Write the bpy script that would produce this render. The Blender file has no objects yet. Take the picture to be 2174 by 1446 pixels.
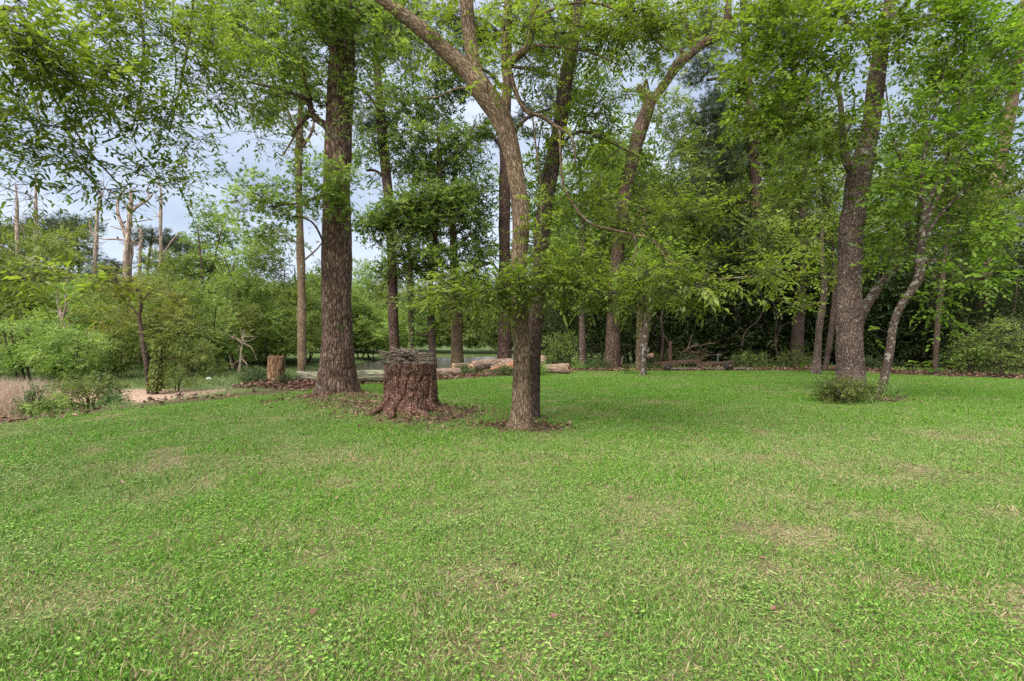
import bpy, math
import numpy as np
from mathutils import Vector

sc = bpy.context.scene
COL = sc.collection
R = math.radians

# ------------------------------------------------------------------ camera
CAM_H, F = 1.4, 1027.0                # camera height; focal length in pixels of the 2174 px wide photograph
cam_d = bpy.data.cameras.new('camera')
cam_d.sensor_width = 36.0
cam_d.lens = 36.0 * F / 2174.0
cam_d.clip_start = 0.05
cam_d.clip_end = 2000
cam = bpy.data.objects.new('camera', cam_d)
cam.location = (0, 0, CAM_H)
cam.rotation_euler = (R(90), 0, 0)
COL.objects.link(cam)
sc.camera = cam

# ------------------------------------------------------------------ sky and sun
SUN_EL, SUN_AZ = 56.0, 215.0          # azimuth clockwise from +Y: behind the camera, to the left
world = bpy.data.worlds.new("World")
sc.world = world
world.use_nodes = True
wn, wl = world.node_tree.nodes, world.node_tree.links
wn.clear()
w_out = wn.new('ShaderNodeOutputWorld')
w_bg = wn.new('ShaderNodeBackground')
w_bg.inputs['Strength'].default_value = 0.079
sky = wn.new('ShaderNodeTexSky')
sky.sky_type = 'NISHITA'
sky.sun_disc = False
sky.sun_elevation = R(SUN_EL)
sky.sun_rotation = R(SUN_AZ)
sky.dust_density = 1.5
sky.air_density = 1.0
tc = wn.new('ShaderNodeTexCoord')
mp = wn.new('ShaderNodeMapping')
mp.inputs['Scale'].default_value = (1.0, 1.0, 3.2)
nz = wn.new('ShaderNodeTexNoise')
nz.inputs['Scale'].default_value = 2.1
nz.inputs['Detail'].default_value = 7
nz.inputs['Roughness'].default_value = 0.55
rp = wn.new('ShaderNodeValToRGB')
rp.color_ramp.elements[0].position = 0.36
rp.color_ramp.elements[0].color = (0.42, 0.42, 0.42, 1)
rp.color_ramp.elements[1].position = 0.62
rp.color_ramp.elements[1].color = (0.97, 0.97, 0.97, 1)
mx = wn.new('ShaderNodeMixRGB')
mx.inputs['Color2'].default_value = (5.7, 6.35, 7.6, 1)      # thin, even cloud
wl.new(tc.outputs['Generated'], mp.inputs['Vector'])
wl.new(mp.outputs['Vector'], nz.inputs['Vector'])
wl.new(nz.outputs['Fac'], rp.inputs['Fac'])
wl.new(rp.outputs['Color'], mx.inputs['Fac'])
wl.new(sky.outputs['Color'], mx.inputs['Color1'])
wl.new(mx.outputs['Color'], w_bg.inputs['Color'])
wl.new(w_bg.outputs['Background'], w_out.inputs['Surface'])

sun_d = bpy.data.lights.new('sun', 'SUN')
sun_d.energy = 3.9
sun_d.angle = R(80)
sun_d.color = (1.0, 0.95, 0.86)
sun = bpy.data.objects.new('sun', sun_d)
sx, sy, sz = (math.sin(R(SUN_AZ)) * math.cos(R(SUN_EL)), math.cos(R(SUN_AZ)) * math.cos(R(SUN_EL)), math.sin(R(SUN_EL)))
sun.rotation_euler = Vector((-sx, -sy, -sz)).to_track_quat('-Z', 'Y').to_euler()
sun.location = (0, 0, 30)
COL.objects.link(sun)

vs = sc.view_settings
vs.view_transform = 'Standard'
vs.look = 'None'
vs.gamma = 1
vs.use_curve_mapping = False
vs.exposure = 0.97
cy = sc.cycles
cy.max_bounces = 7
cy.diffuse_bounces = 4
cy.glossy_bounces = 2
cy.transmission_bounces = 5
cy.transparent_max_bounces = 4
cy.use_denoising = False
cy.denoiser = 'OPENIMAGEDENOISE'
cy.denoising_input_passes = 'RGB_ALBEDO_NORMAL'
cy.denoising_prefilter = 'ACCURATE'
cy.caustics_reflective = False
cy.caustics_refractive = False

# ------------------------------------------------------------------ numbers
def nrm(a):
    return a / np.maximum(np.linalg.norm(a, axis=-1, keepdims=True), 1e-9)

def P(px, py, Y):
    return np.array([(px - 1087.0) / F * Y, Y, CAM_H - (py - 723.0) / F * Y])

def sstep(a, b, x):
    t = np.clip((x - a) / (b - a), 0, 1)
    return t * t * (3 - 2 * t)

def _hash(ix, iy, iz, s):
    h = (ix * 374761393 + iy * 668265263 + iz * 2147483647 + s * 974711) & 0x7fffffff
    h = ((h ^ (h >> 13)) * 1274126177) & 0x7fffffff
    h = (h ^ (h >> 16)) & 0xffff
    return h / 65535.0

def vnoise(p, seed=0):
    p = np.asarray(p, float)
    i = np.floor(p).astype(np.int64)
    f = p - i
    f = f * f * (3 - 2 * f)
    out = 0
    for dx in (0, 1):
        for dy in (0, 1):
            for dz in (0, 1):
                w = (f[..., 0] if dx else 1 - f[..., 0]) * (f[..., 1] if dy else 1 - f[..., 1]) * (f[..., 2] if dz else 1 - f[..., 2])
                out = out + w * _hash(i[..., 0] + dx, i[..., 1] + dy, i[..., 2] + dz, seed)
    return out

def fbm(p, seed=0, o=4):
    s, a, t = 0, 0.5, 0
    p = np.asarray(p, float)
    for k in range(o):
        s = s + a * vnoise(p * 2 ** k, seed + k * 17)
        t += a
        a *= 0.5
    return s / t

def n2(x, y, sc_, seed=0, o=3):
    return fbm(np.stack([x * sc_, y * sc_, np.full_like(x, 0.37)], -1), seed, o)

def catmull(P0, n):
    """resample a control polyline (rows of any width) to about n rows with a Catmull-Rom curve"""
    P0 = np.asarray(P0, float)
    if len(P0) == 2:
        t = np.linspace(0, 1, n)[:, None]
        return P0[0] * (1 - t) + P0[1] * t
    A = np.vstack([2 * P0[0] - P0[1], P0, 2 * P0[-1] - P0[-2]])
    L = np.linalg.norm(np.diff(P0[:, :3], axis=0), axis=1)
    cs = np.concatenate([[0], np.cumsum(L)])
    q = np.linspace(0, cs[-1], n)
    k = np.clip(np.searchsorted(cs, q, side='right') - 1, 0, len(P0) - 2)
    t = ((q - cs[k]) / np.maximum(L[k], 1e-9))[:, None]
    a, b, c, d = A[k], A[k + 1], A[k + 2], A[k + 3]
    return 0.5 * ((2 * b) + (-a + c) * t + (2 * a - 5 * b + 4 * c - d) * t ** 2 + (-a + 3 * b - 3 * c + d) * t ** 3)

# ------------------------------------------------------------------ ground shape
EX = np.array([-40, -14, -12, -10, -8.6, -8.18, -7.33, -6.63, -5.69, -4.5, -2.3, -0.67, 3.3, 6.5, 11.2, 14.6, 16.0, 17.2, 18.6, 24, 60.])
EY = np.array([-14, 0, 2.6, 5.4, 8.1, 9.16, 10.65, 11.8, 13.1, 15.4, 17.6, 19.0, 22.1, 22.0, 22.4, 22.0, 19.6, 18.4, 17.3, 14, 8.])

def edge_d(x, y):
    e = np.interp(x, EX, EY)
    s = (np.interp(x + 0.3, EX, EY) - np.interp(x - 0.3, EX, EY)) / 0.6
    return (y - e) / np.sqrt(1 + s * s)

OAK = (-4.455, 12.3); STUMP = (-1.92, 9.15); TWIN = (0.16, 7.9); RT = (8.62, 12.3)

def mound(x, y):
    a = np.array([-4.4, 11.7]); b = np.array([-1.3, 8.9])
    ab = b - a
    t = np.clip(((x - a[0]) * ab[0] + (y - a[1]) * ab[1]) / (ab @ ab), 0, 1)
    dx, dy = x - (a[0] + t * ab[0]), y - (a[1] + t * ab[1])
    return np.sqrt(dx * dx + dy * dy)

def height(x, y):
    x = np.asarray(x, float); y = np.asarray(y, float)
    d = edge_d(x, y)
    left = 1 - sstep(0, 7, x)
    wl_ = 1 - sstep(-9.5, -7.6, x)
    h = -left * (0.30 * (wl_ * sstep(0, 2.0, d) + (1 - wl_) * sstep(3.5, 8, d)) + 0.55 * sstep(1.5 + 3 * (1 - wl_), 11, d)) - (1 - left) * 0.12 * sstep(0, 6, d)
    pond = sstep(35, 40, y + 1.2 * np.sin(x * 0.3)) * (1 - sstep(74, 80, y)) * sstep(-19, -14, x) * (1 - sstep(9, 15, x - 0.15 * (y - 40)))
    h = h - pond * 0.9
    h = h + 0.10 * np.exp(-(mound(x, y) / 1.0) ** 2)
    h = h + 0.12 * np.exp(-(((x + 6.6) / 1.6) ** 2 + ((y - 14.2) / 1.0) ** 2))
    h = h + 0.10 * sstep(.1, .9, d) * (1 - sstep(1.4, 3, d)) * sstep(13, 16, x)
    h = h + 0.06 * np.exp(-(((x - RT[0]) / 0.9) ** 2 + ((y - RT[1] + 0.5) / 1.0) ** 2))
    h = h + (n2(x, y, 0.35, 5) - 0.5) * 0.07 * sstep(0, 8, np.hypot(x, y) - 1) + (n2(x, y, 2.0, 9, 2) - 0.5) * 0.015
    far = sstep(60, 300, np.hypot(x, y))
    return h + far * (n2(x, y, 0.01, 3) * 3)

# ------------------------------------------------------------------ meshes
class MB:
    """collects vertices, faces, material slots, a tint per vertex and bark coordinates"""
    def __init__(s):
        s.V, s.F, s.M, s.T, s.B, s.n = [], [], [], [], [], 0
    def add(s, V, F, mat=0, tint=None, bk=None):
        V = np.asarray(V, float).reshape(-1, 3)
        if len(V) == 0: return
        s.V.append(V)
        s.T.append(np.full(len(V), 0.5) if tint is None else np.asarray(tint, float).reshape(-1))
        s.B.append(V if bk is None else bk)
        for f in (F if isinstance(F, list) else [F]):
            if len(f):
                s.F.append(np.asarray(f, np.int64) + s.n); s.M.append(np.full(len(f), mat, np.int32))
        s.n += len(V)
    def mesh(s, name, mats, smooth=True):
        me = bpy.data.meshes.new(name)
        V = np.vstack(s.V)
        me.vertices.add(len(V)); me.vertices.foreach_set('co', V.astype(np.float32).ravel())
        tot = np.concatenate([np.full(len(f), f.shape[1]) for f in s.F])
        idx = np.concatenate([f.ravel() for f in s.F])
        me.loops.add(len(idx)); me.loops.foreach_set('vertex_index', idx.astype(np.int32))
        me.polygons.add(len(tot))
        me.polygons.foreach_set('loop_start', np.concatenate([[0], np.cumsum(tot)[:-1]]).astype(np.int32))
        me.polygons.foreach_set('loop_total', tot.astype(np.int32))
        me.polygons.foreach_set('material_index', np.concatenate(s.M))
        me.polygons.foreach_set('use_smooth', np.full(len(tot), smooth))
        a = me.attributes.new('tint', 'FLOAT', 'POINT'); a.data.foreach_set('value', np.concatenate(s.T).astype(np.float32))
        b = me.attributes.new('bk', 'FLOAT_VECTOR', 'POINT'); b.data.foreach_set('vector', np.vstack(s.B).astype(np.float32).ravel())
        for m in (mats if isinstance(mats, (list, tuple)) else [mats]):
            me.materials.append(m)
        me.update(calc_edges=True)
        return me
    def obj(s, name, mats, parent=None, loc=(0, 0, 0), smooth=True):
        o = bpy.data.objects.new(name, s.mesh(name, mats, smooth))
        o.location = loc
        if parent is not None: o.parent = parent
        COL.objects.link(o)
        return o

def tag(o, label=None, cat=None, group=None, kind=None):
    if label: o['label'] = label
    if cat: o['category'] = cat
    if group: o['group'] = group
    if kind: o['kind'] = kind
    return o

def thing(name, label, cat, loc, group=None, rz=0, scale=1):
    o = bpy.data.objects.new(name, None)
    o.empty_display_size = 0.2
    o.location = loc; o.rotation_euler = (0, 0, rz); o.scale = (scale,) * 3
    COL.objects.link(o)
    return tag(o, label, cat, group)

def copy_thing(src, loc, rz, scale, label, group=None):
    r = src.copy(); COL.objects.link(r)
    r.location = loc; r.rotation_euler = (0, 0, rz); r.scale = scale if isinstance(scale, tuple) else (scale,) * 3
    for ch in list(src.children):
        c = ch.copy(); COL.objects.link(c); c.parent = r
        for g in ch.children:
            d = g.copy(); COL.objects.link(d); d.parent = c
    tag(r, label, None, group)
    return r

def frames(pts):
    T = nrm(np.gradient(pts, axis=0))
    up = np.array([0, 1.0, 0]) if abs(T[0][1]) < 0.9 else np.array([1.0, 0, 0])
    N = np.zeros_like(T)
    N[0] = nrm(up - T[0] * (up @ T[0]))
    for i in range(1, len(T)):
        v = N[i - 1] - T[i] * (N[i - 1] @ T[i])
        N[i] = v / max(np.linalg.norm(v), 1e-9)
    return T, N, np.cross(T, N)

def tube(mb, pts, rad, sides=8, mat=0, tint=0.5, disp=None, cap=False, flare=None):
    pts = np.asarray(pts, float); rad = np.asarray(rad, float)
    n = len(pts)
    T, N, B = frames(pts)
    a = np.linspace(0, 2 * np.pi, sides, endpoint=False)
    s = np.concatenate([[0], np.cumsum(np.linalg.norm(np.diff(pts, axis=0), axis=1))])
    rr = np.repeat(rad[:, None], sides, 1)
    c, si = np.cos(a), np.sin(a)
    bk = np.stack([c[None] * rad[:, None], si[None] * rad[:, None], np.repeat(s[:, None], sides, 1)], -1)
    if flare is not None: rr = rr * flare(a[None], s[:, None])
    if disp is not None: rr = rr + disp(bk, s[:, None] + 0 * a[None], a[None] + 0 * s[:, None])
    V = pts[:, None] + N[:, None] * (rr * c[None])[..., None] + B[:, None] * (rr * si[None])[..., None]
    i = np.arange(n - 1)[:, None] * sides; j = np.arange(sides)[None]; k = (j + 1) % sides
    q = np.stack([i + j, i + k, i + sides + k, i + sides + j], -1).reshape(-1, 4)
    V = V.reshape(-1, 3); bk = bk.reshape(-1, 3)
    F_ = [q]
    if cap:
        V = np.vstack([V, pts[0], pts[-1]]); bk = np.vstack([bk, bk[0], bk[-1]])
        jj = np.arange(sides); kk = (jj + 1) % sides; m = n * sides
        F_.append(np.vstack([np.stack([kk, jj, np.full(sides, m)], -1), np.stack([jj + m - sides, kk + m - sides, np.full(sides, m + 1)], -1)]))
    mb.add(V, F_, mat, np.full(len(V), tint), bk)

def prisms(mb, A, B, ra, rb, mat=1, tint=0.5):
    A = np.asarray(A, float); B = np.asarray(B, float)
    if len(A) == 0: return
    n = len(A)
    T = nrm(B - A)
    ref = np.where(np.abs(T[:, 2:3]) > 0.9, np.array([[1.0, 0, 0]]), np.array([[0, 0, 1.0]]))
    N = nrm(np.cross(T, ref)); Bn = np.cross(T, N)
    ra = np.broadcast_to(np.asarray(ra, float), (n,)); rb = np.broadcast_to(np.asarray(rb, float), (n,))
    V = np.zeros((n, 6, 3)); bk = np.zeros((n, 6, 3))
    for k in range(3):
        a = k * 2 * np.pi / 3
        o = N * math.cos(a) + Bn * math.sin(a)
        V[:, k] = A + o * ra[:, None]; V[:, 3 + k] = B + o * rb[:, None]
    base = (np.arange(n) * 6)[:, None, None]
    q = np.array([[0, 1, 4, 3], [1, 2, 5, 4], [2, 0, 3, 5]])[None] + base
    mb.add(V.reshape(-1, 3), q.reshape(-1, 4), mat, np.full(n * 6, tint))

# leaf outlines: (along, across, lift), faces
TM = {
    'diamond': ([(0, 0, 0), (.42, .21, .03), (1, 0, -.06), (.42, -.21, .03)], [(0, 1, 2), (0, 2, 3)]),
    'lance': ([(0, 0, 0), (.32, .165, .03), (.66, .14, .01), (1, 0, -.1), (.66, -.14, .01), (.32, -.165, .03)], [(0, 1, 5), (1, 2, 5), (5, 2, 4), (2, 3, 4)]),
    'oak': ([(0, 0, 0), (.3, .06, .02), (.36, .3, .02), (.52, .09, 0), (.66, .34, .0), (.74, .1, -.02), (1, .05, -.08), (.74, -.1, -.02), (.66, -.34, 0), (.52, -.09, 0), (.36, -.3, .02), (.3, -.06, .02)],
            [(0, 1, 11), (1, 2, 3), (11, 1, 3), (11, 3, 9), (11, 9, 10), (3, 4, 5), (3, 5, 7), (3, 7, 9), (9, 7, 8), (5, 6, 7)]),
    'broad': ([(0, 0, 0), (.16, .2, .03), (.45, .3, .05), (.78, .18, 0), (1, 0, -.12), (.78, -.18, 0), (.45, -.3, .05), (.16, -.2, .03)],
              [(0, 1, 2), (0, 2, 3), (0, 3, 4), (0, 4, 5), (0, 5, 6), (0, 6, 7)]),
    'needle': ([(0, .034, 0), (1, 0, 0), (0, -.034, 0)], [(0, 1, 2)]),
    'blade': ([(0, .05, 0), (.5, .042, .12), (1, 0, .05), (.5, -.042, .12), (0, -.05, 0)], [(0, 1, 3), (0, 3, 4), (1, 2, 3)]),
    'curl': ([(0, 0, 0), (.35, .3, .18), (.55, 0, -.02), (1, .05, .16), (.4, -.32, .14)], [(0, 1, 2), (1, 3, 2), (2, 3, 4), (0, 2, 4)]),
}

def leaves(mb, pos, d, up, size, tmpl, tint, mat=0, wide=1.0):
    if len(pos) == 0: return
    tv, tf = TM[tmpl]
    tv = np.array(tv); tf = np.array(tf)
    d = nrm(d); s = nrm(np.cross(up, d)); u = np.cross(d, s)
    size = np.broadcast_to(np.asarray(size, float), (len(pos),))
    V = (pos[:, None] + (d[:, None] * tv[None, :, :1] + s[:, None] * tv[None, :, 1:2] * wide + u[:, None] * tv[None, :, 2:3]) * size[:, None, None])
    f = tf[None] + (np.arange(len(pos)) * len(tv))[:, None, None]
    tint = np.broadcast_to(np.asarray(tint, float), (len(pos),))
    mb.add(V.reshape(-1, 3), f.reshape(-1, 3), mat, np.repeat(tint, len(tv)))

SPEC = {
    'pecan': dict(t='lance', size=.105, nl=9, L=.32, droop=.22, tw=.0022, tuft=0),
    'pecan_mid': dict(t='diamond', size=.14, nl=9, L=.36, droop=.5, tw=.0025, tuft=0),
    'oak': dict(t='oak', size=.15, nl=7, L=.24, droop=.15, tw=.003, tuft=.35),
    'oak_mid': dict(t='diamond', size=.18, nl=8, L=.28, droop=.2, tw=.003, tuft=.5),
    'broad': dict(t='broad', size=.10, nl=7, L=.36, droop=.15, tw=.0025, tuft=0),
    'far': dict(t='diamond', size=.19, nl=8, L=.42, droop=.2, tw=0, tuft=.5),
    'pine': dict(t='needle', size=.26, nl=22, L=.12, droop=0, tw=.006, tuft=1.0),
    'pine_far': dict(t='needle', size=.34, nl=18, L=.16, droop=0, tw=0, tuft=1.0),
    'shrub': dict(t='diamond', size=.055, nl=8, L=.14, droop=.1, tw=.0015, tuft=.5),
}

def crown(mb, nodes, nrad, blobs, spec, rng, leafmat=0, barkmat=1, size=1.0, dens=1.0, twigs=True):
    """blobs: (centre xyz, radii xyz, number of clusters, cluster radius, sprays per cluster). Each cluster hangs on a limb grown from the nearest wood"""
    S = SPEC[spec]
    cl, cr, cn, bc = [], [], [], []
    for c, r, n, rc, ns in blobs:
        c = np.asarray(c, float); r = np.asarray(r, float)
        u = nrm(rng.normal(size=(n, 3))) * rng.random((n, 1)) ** 0.45
        cl.append(c + u * r); cr += [rc] * n; cn += [max(1, int(ns * dens))] * n; bc += [c] * n
    cl = np.vstack(cl); cr = np.array(cr); cn = np.array(cn); bc = np.array(bc)
    nodes = np.asarray(nodes, float); nrad = np.asarray(nrad, float)
    d0 = np.min(np.linalg.norm(cl[:, None] - nodes[None], axis=2), axis=1)
    A = np.zeros_like(cl)
    for i in np.argsort(d0):
        c = cl[i]
        dist = np.linalg.norm(nodes - c, axis=1) + 0.5 * np.maximum(0, nodes[:, 2] - c[2])
        k = int(np.argmin(dist)); a = nodes[k]; A[i] = a
        L = np.linalg.norm(c - a)
        if L < 0.05: continue
        m1 = a + (c - a) * .33 + rng.normal(size=3) * L * .09 + np.array([0, 0, .08 * L])
        m2 = a + (c - a) * .68 + rng.normal(size=3) * L * .09 + np.array([0, 0, .06 * L])
        n = 5 if L < 1.5 else 8
        q = catmull(np.array([a, m1, m2, c]), n)
        r0 = min(nrad[k] * .6, .011 * L + .008)
        rr = np.linspace(r0, .0045, n)
        if twigs or L > .8:
            tube(mb, q, rr, 4 if r0 < .03 else 6, barkmat)
        nodes = np.vstack([nodes, q[1:]]); nrad = np.concatenate([nrad, rr[1:]])
    ci = np.repeat(np.arange(len(cl)), cn)
    n = len(ci)
    off = rng.normal(size=(n, 3)) * .47 * cr[ci][:, None] * np.array([1, 1, .6])
    o = cl[ci] + off
    out = nrm(cl[ci] - A[ci] + 1e-6)
    d = nrm(off / cr[ci][:, None] * .9 + out * .5 + rng.normal(size=(n, 3)) * .45 + np.array([0, 0, -.1 * S['droop']]))
    if S['tw'] and twigs:
        prisms(mb, cl[ci], o, S['tw'] * 1.6, S['tw'], barkmat)
    L = S['L'] * size * rng.uniform(.7, 1.25, n)
    nl = S['nl']
    t = (np.arange(nl) + 1.0) / nl
    sag = S['droop']
    pos = o[:, None] + d[:, None] * (L[:, None] * t[None])[..., None]
    pos[..., 2] -= sag * .5 * L[:, None] * t[None] ** 2
    if S['tw'] and twigs:
        prisms(mb, o, pos[:, nl // 2], S['tw'], S['tw'] * .7, barkmat)
        prisms(mb, pos[:, nl // 2], pos[:, -1], S['tw'] * .7, S['tw'] * .4, barkmat)
    side = nrm(np.cross(d, np.array([0, 0, 1.0]) + rng.normal(size=(n, 3)) * .25))
    sg = np.where(np.arange(nl) % 2, 1.0, -1.0)
    if S['tuft'] >= 1:
        ld = d[:, None] * .55 + rng.normal(size=(n, nl, 3)) * .75
        up = rng.normal(size=(n, nl, 3))
    else:
        ld = d[:, None] * .62 + side[:, None] * sg[None, :, None] * .85 + rng.normal(size=(n, nl, 3)) * (.22 + .6 * S['tuft'])
        ld[..., 2] -= sag * .5
        ld[:, -1] = d + np.array([0, 0, -sag * .8])
        up = np.array([0, 0, 1.0]) + rng.normal(size=(n, nl, 3)) * (.35 + .35 * S['tuft'])
    sz = S['size'] * size * rng.uniform(.6, 1.2, (n, nl)) * rng.uniform(.75, 1.15, (n, 1))
    base = rng.normal(0, .19, len(cl))[ci]
    tint = np.clip(.5 + base[:, None] + rng.normal(0, .13, (n, nl)), 0, 1)
    leaves(mb, pos.reshape(-1, 3), ld.reshape(-1, 3), up.reshape(-1, 3), sz.ravel(), S['t'], tint.ravel(), leafmat)

# ------------------------------------------------------------------ materials
def mat_new(name):
    m = bpy.data.materials.new(name); m.use_nodes = True
    nt = m.node_tree; nt.nodes.clear()
    return m, nt.nodes, nt.links

def ramp(N, stops):
    r = N.new('ShaderNodeValToRGB')
    e = r.color_ramp.elements
    while len(e) < len(stops): e.new(0.5)
    for k, (p, c) in enumerate(stops):
        e[k].position = p; e[k].color = (*c, 1)
    return r

def leaf_mat(name, dark, mid, light, trans=.38, tcol=None, rough=.48, var=.30):
    m, N, L = mat_new(name)
    at = N.new('ShaderNodeAttribute'); at.attribute_name = 'tint'
    rp_ = ramp(N, [(0.12, dark), (0.5, mid), (0.9, light)])
    oi = N.new('ShaderNodeObjectInfo')
    mr = N.new('ShaderNodeMapRange'); mr.inputs['To Min'].default_value = 1 - var; mr.inputs['To Max'].default_value = 1 + var
    hs = N.new('ShaderNodeHueSaturation')
    mh = N.new('ShaderNodeMapRange'); mh.inputs['To Min'].default_value = .478; mh.inputs['To Max'].default_value = .516
    L.new(oi.outputs['Random'], mr.inputs['Value']); L.new(oi.outputs['Random'], mh.inputs['Value'])
    L.new(at.outputs['Fac'], rp_.inputs['Fac']); L.new(rp_.outputs['Color'], hs.inputs['Color'])
    L.new(mr.outputs['Result'], hs.inputs['Value']); L.new(mh.outputs['Result'], hs.inputs['Hue'])
    b = N.new('ShaderNodeBsdfPrincipled'); b.inputs['Roughness'].default_value = rough
    b.inputs['Specular IOR Level'].default_value = .35
    t = N.new('ShaderNodeBsdfTranslucent')
    mt = N.new('ShaderNodeMixRGB'); mt.blend_type = 'MULTIPLY'; mt.inputs['Fac'].default_value = 1
    mt.inputs['Color2'].default_value = (*(tcol or (1.6, 1.75, .75)), 1)
    L.new(hs.outputs['Color'], mt.inputs['Color1']); L.new(mt.outputs['Color'], t.inputs['Color'])
    L.new(hs.outputs['Color'], b.inputs['Base Color'])
    ms = N.new('ShaderNodeMixShader'); ms.inputs['Fac'].default_value = trans
    L.new(b.outputs[0], ms.inputs[1]); L.new(t.outputs[0], ms.inputs[2])
    o = N.new('ShaderNodeOutputMaterial'); L.new(ms.outputs[0], o.inputs['Surface'])
    return m

def bark_mat(name, dark, mid, light, scale=1.0, stretch=.2, bump=.8, lichen=0, lcol=(.36, .37, .32), lscale=2.2, moss=0):
    m, N, L = mat_new(name)
    at = N.new('ShaderNodeAttribute'); at.attribute_name = 'bk'
    mp_ = N.new('ShaderNodeMapping'); mp_.inputs['Scale'].default_value = (scale, scale, scale * stretch)
    L.new(at.outputs['Vector'], mp_.inputs['Vector'])
    n0 = N.new('ShaderNodeTexNoise'); n0.inputs['Scale'].default_value = 9; n0.inputs['Detail'].default_value = 5
    L.new(mp_.outputs['Vector'], n0.inputs['Vector'])
    add = N.new('ShaderNodeMixRGB'); add.blend_type = 'LINEAR_LIGHT'; add.inputs['Fac'].default_value = .085
    L.new(mp_.outputs['Vector'], add.inputs['Color1']); L.new(n0.outputs['Color'], add.inputs['Color2'])
    v = N.new('ShaderNodeTexVoronoi'); v.feature = 'DISTANCE_TO_EDGE'; v.inputs['Scale'].default_value = 17
    L.new(add.outputs['Color'], v.inputs['Vector'])
    vr = ramp(N, [(0.0, (0, 0, 0)), (0.14, (.55, .55, .55)), (.4, (1, 1, 1))])
    L.new(v.outputs['Distance'], vr.inputs['Fac'])
    n1 = N.new('ShaderNodeTexNoise'); n1.inputs['Scale'].default_value = 24; n1.inputs['Detail'].default_value = 7; n1.inputs['Roughness'].default_value = .65
    L.new(mp_.outputs['Vector'], n1.inputs['Vector'])
    cr_ = ramp(N, [(.3, dark), (.5, mid), (.68, light)])
    L.new(n1.outputs['Fac'], cr_.inputs['Fac'])
    mm = N.new('ShaderNodeMixRGB'); mm.inputs['Color1'].default_value = (*[c * .5 for c in dark], 1)
    L.new(vr.outputs['Color'], mm.inputs['Fac']); L.new(cr_.outputs['Color'], mm.inputs['Color2'])
    n3 = N.new('ShaderNodeTexNoise'); n3.inputs['Scale'].default_value = 1.3; n3.inputs['Detail'].default_value = 3
    L.new(at.outputs['Vector'], n3.inputs['Vector'])
    m3 = N.new('ShaderNodeMapRange'); m3.inputs['From Min'].default_value = .35; m3.inputs['From Max'].default_value = .65
    m3.inputs['To Min'].default_value = .72; m3.inputs['To Max'].default_value = 1.2
    L.new(n3.outputs['Fac'], m3.inputs['Value'])
    mv = N.new('ShaderNodeHueSaturation'); L.new(mm.outputs['Color'], mv.inputs['Color']); L.new(m3.outputs['Result'], mv.inputs['Value'])
    col = mv.outputs['Color']
    if lichen or moss:
        for amount, lc, sc_, sd in ((lichen, lcol, lscale, 3.1), (moss, (.09, .12, .05), 1.1, 9.7)):
            if not amount: continue
            n2_ = N.new('ShaderNodeTexNoise'); n2_.inputs['Scale'].default_value = sc_; n2_.inputs['Detail'].default_value = 6; n2_.inputs['Roughness'].default_value = .62
            ad = N.new('ShaderNodeVectorMath'); ad.operation = 'ADD'; ad.inputs[1].default_value = (sd, sd, sd)
            L.new(at.outputs['Vector'], ad.inputs[0]); L.new(ad.outputs[0], n2_.inputs['Vector'])
            lr = ramp(N, [(.66 - amount * .2, (0, 0, 0)), (.70 - amount * .2, (.75, .75, .75))])
            L.new(n2_.outputs['Fac'], lr.inputs['Fac'])
            ml = N.new('ShaderNodeMixRGB'); ml.inputs['Color2'].default_value = (*lc, 1)
            L.new(lr.outputs['Color'], ml.inputs['Fac']); L.new(col, ml.inputs['Color1'])
            col = ml.outputs['Color']
    b = N.new('ShaderNodeBsdfPrincipled'); b.inputs['Roughness'].default_value = .9; b.inputs['Specular IOR Level'].default_value = .15
    L.new(col, b.inputs['Base Color'])
    hh = N.new('ShaderNodeMath'); hh.operation = 'MULTIPLY_ADD'; hh.inputs[1].default_value = .5
    L.new(n1.outputs['Fac'], hh.inputs[0]); L.new(vr.outputs['Color'], hh.inputs[2])
    bp = N.new('ShaderNodeBump'); bp.inputs['Strength'].default_value = bump; bp.inputs['Distance'].default_value = .022 / scale
    L.new(hh.outputs[0], bp.inputs['Height']); L.new(bp.outputs['Normal'], b.inputs['Normal'])
    o = N.new('ShaderNodeOutputMaterial'); L.new(b.outputs[0], o.inputs['Surface'])
    return m

def plain_mat(name, stops, nscale=8, rough=.85, bump=.3, metal=0, spec=.2, coords='Object', stretch=(1, 1, 1), bd=.01):
    m, N, L = mat_new(name)
    if coords == 'bk':
        t = N.new('ShaderNodeAttribute'); t.attribute_name = 'bk'; v = t.outputs['Vector']
    else:
        t = N.new('ShaderNodeTexCoord'); v = t.outputs[coords]
    mp_ = N.new('ShaderNodeMapping'); mp_.inputs['Scale'].default_value = stretch
    L.new(v, mp_.inputs['Vector'])
    n = N.new('ShaderNodeTexNoise'); n.inputs['Scale'].default_value = nscale; n.inputs['Detail'].default_value = 8; n.inputs['Roughness'].default_value = .65
    L.new(mp_.outputs['Vector'], n.inputs['Vector'])
    r = ramp(N, stops); L.new(n.outputs['Fac'], r.inputs['Fac'])
    b = N.new('ShaderNodeBsdfPrincipled'); b.inputs['Roughness'].default_value = rough; b.inputs['Metallic'].default_value = metal
    b.inputs['Specular IOR Level'].default_value = spec
    L.new(r.outputs['Color'], b.inputs['Base Color'])
    bp = N.new('ShaderNodeBump'); bp.inputs['Strength'].default_value = bump; bp.inputs['Distance'].default_value = bd
    L.new(n.outputs['Fac'], bp.inputs['Height']); L.new(bp.outputs['Normal'], b.inputs['Normal'])
    o = N.new('ShaderNodeOutputMaterial'); L.new(b.outputs[0], o.inputs['Surface'])
    return m

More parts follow.
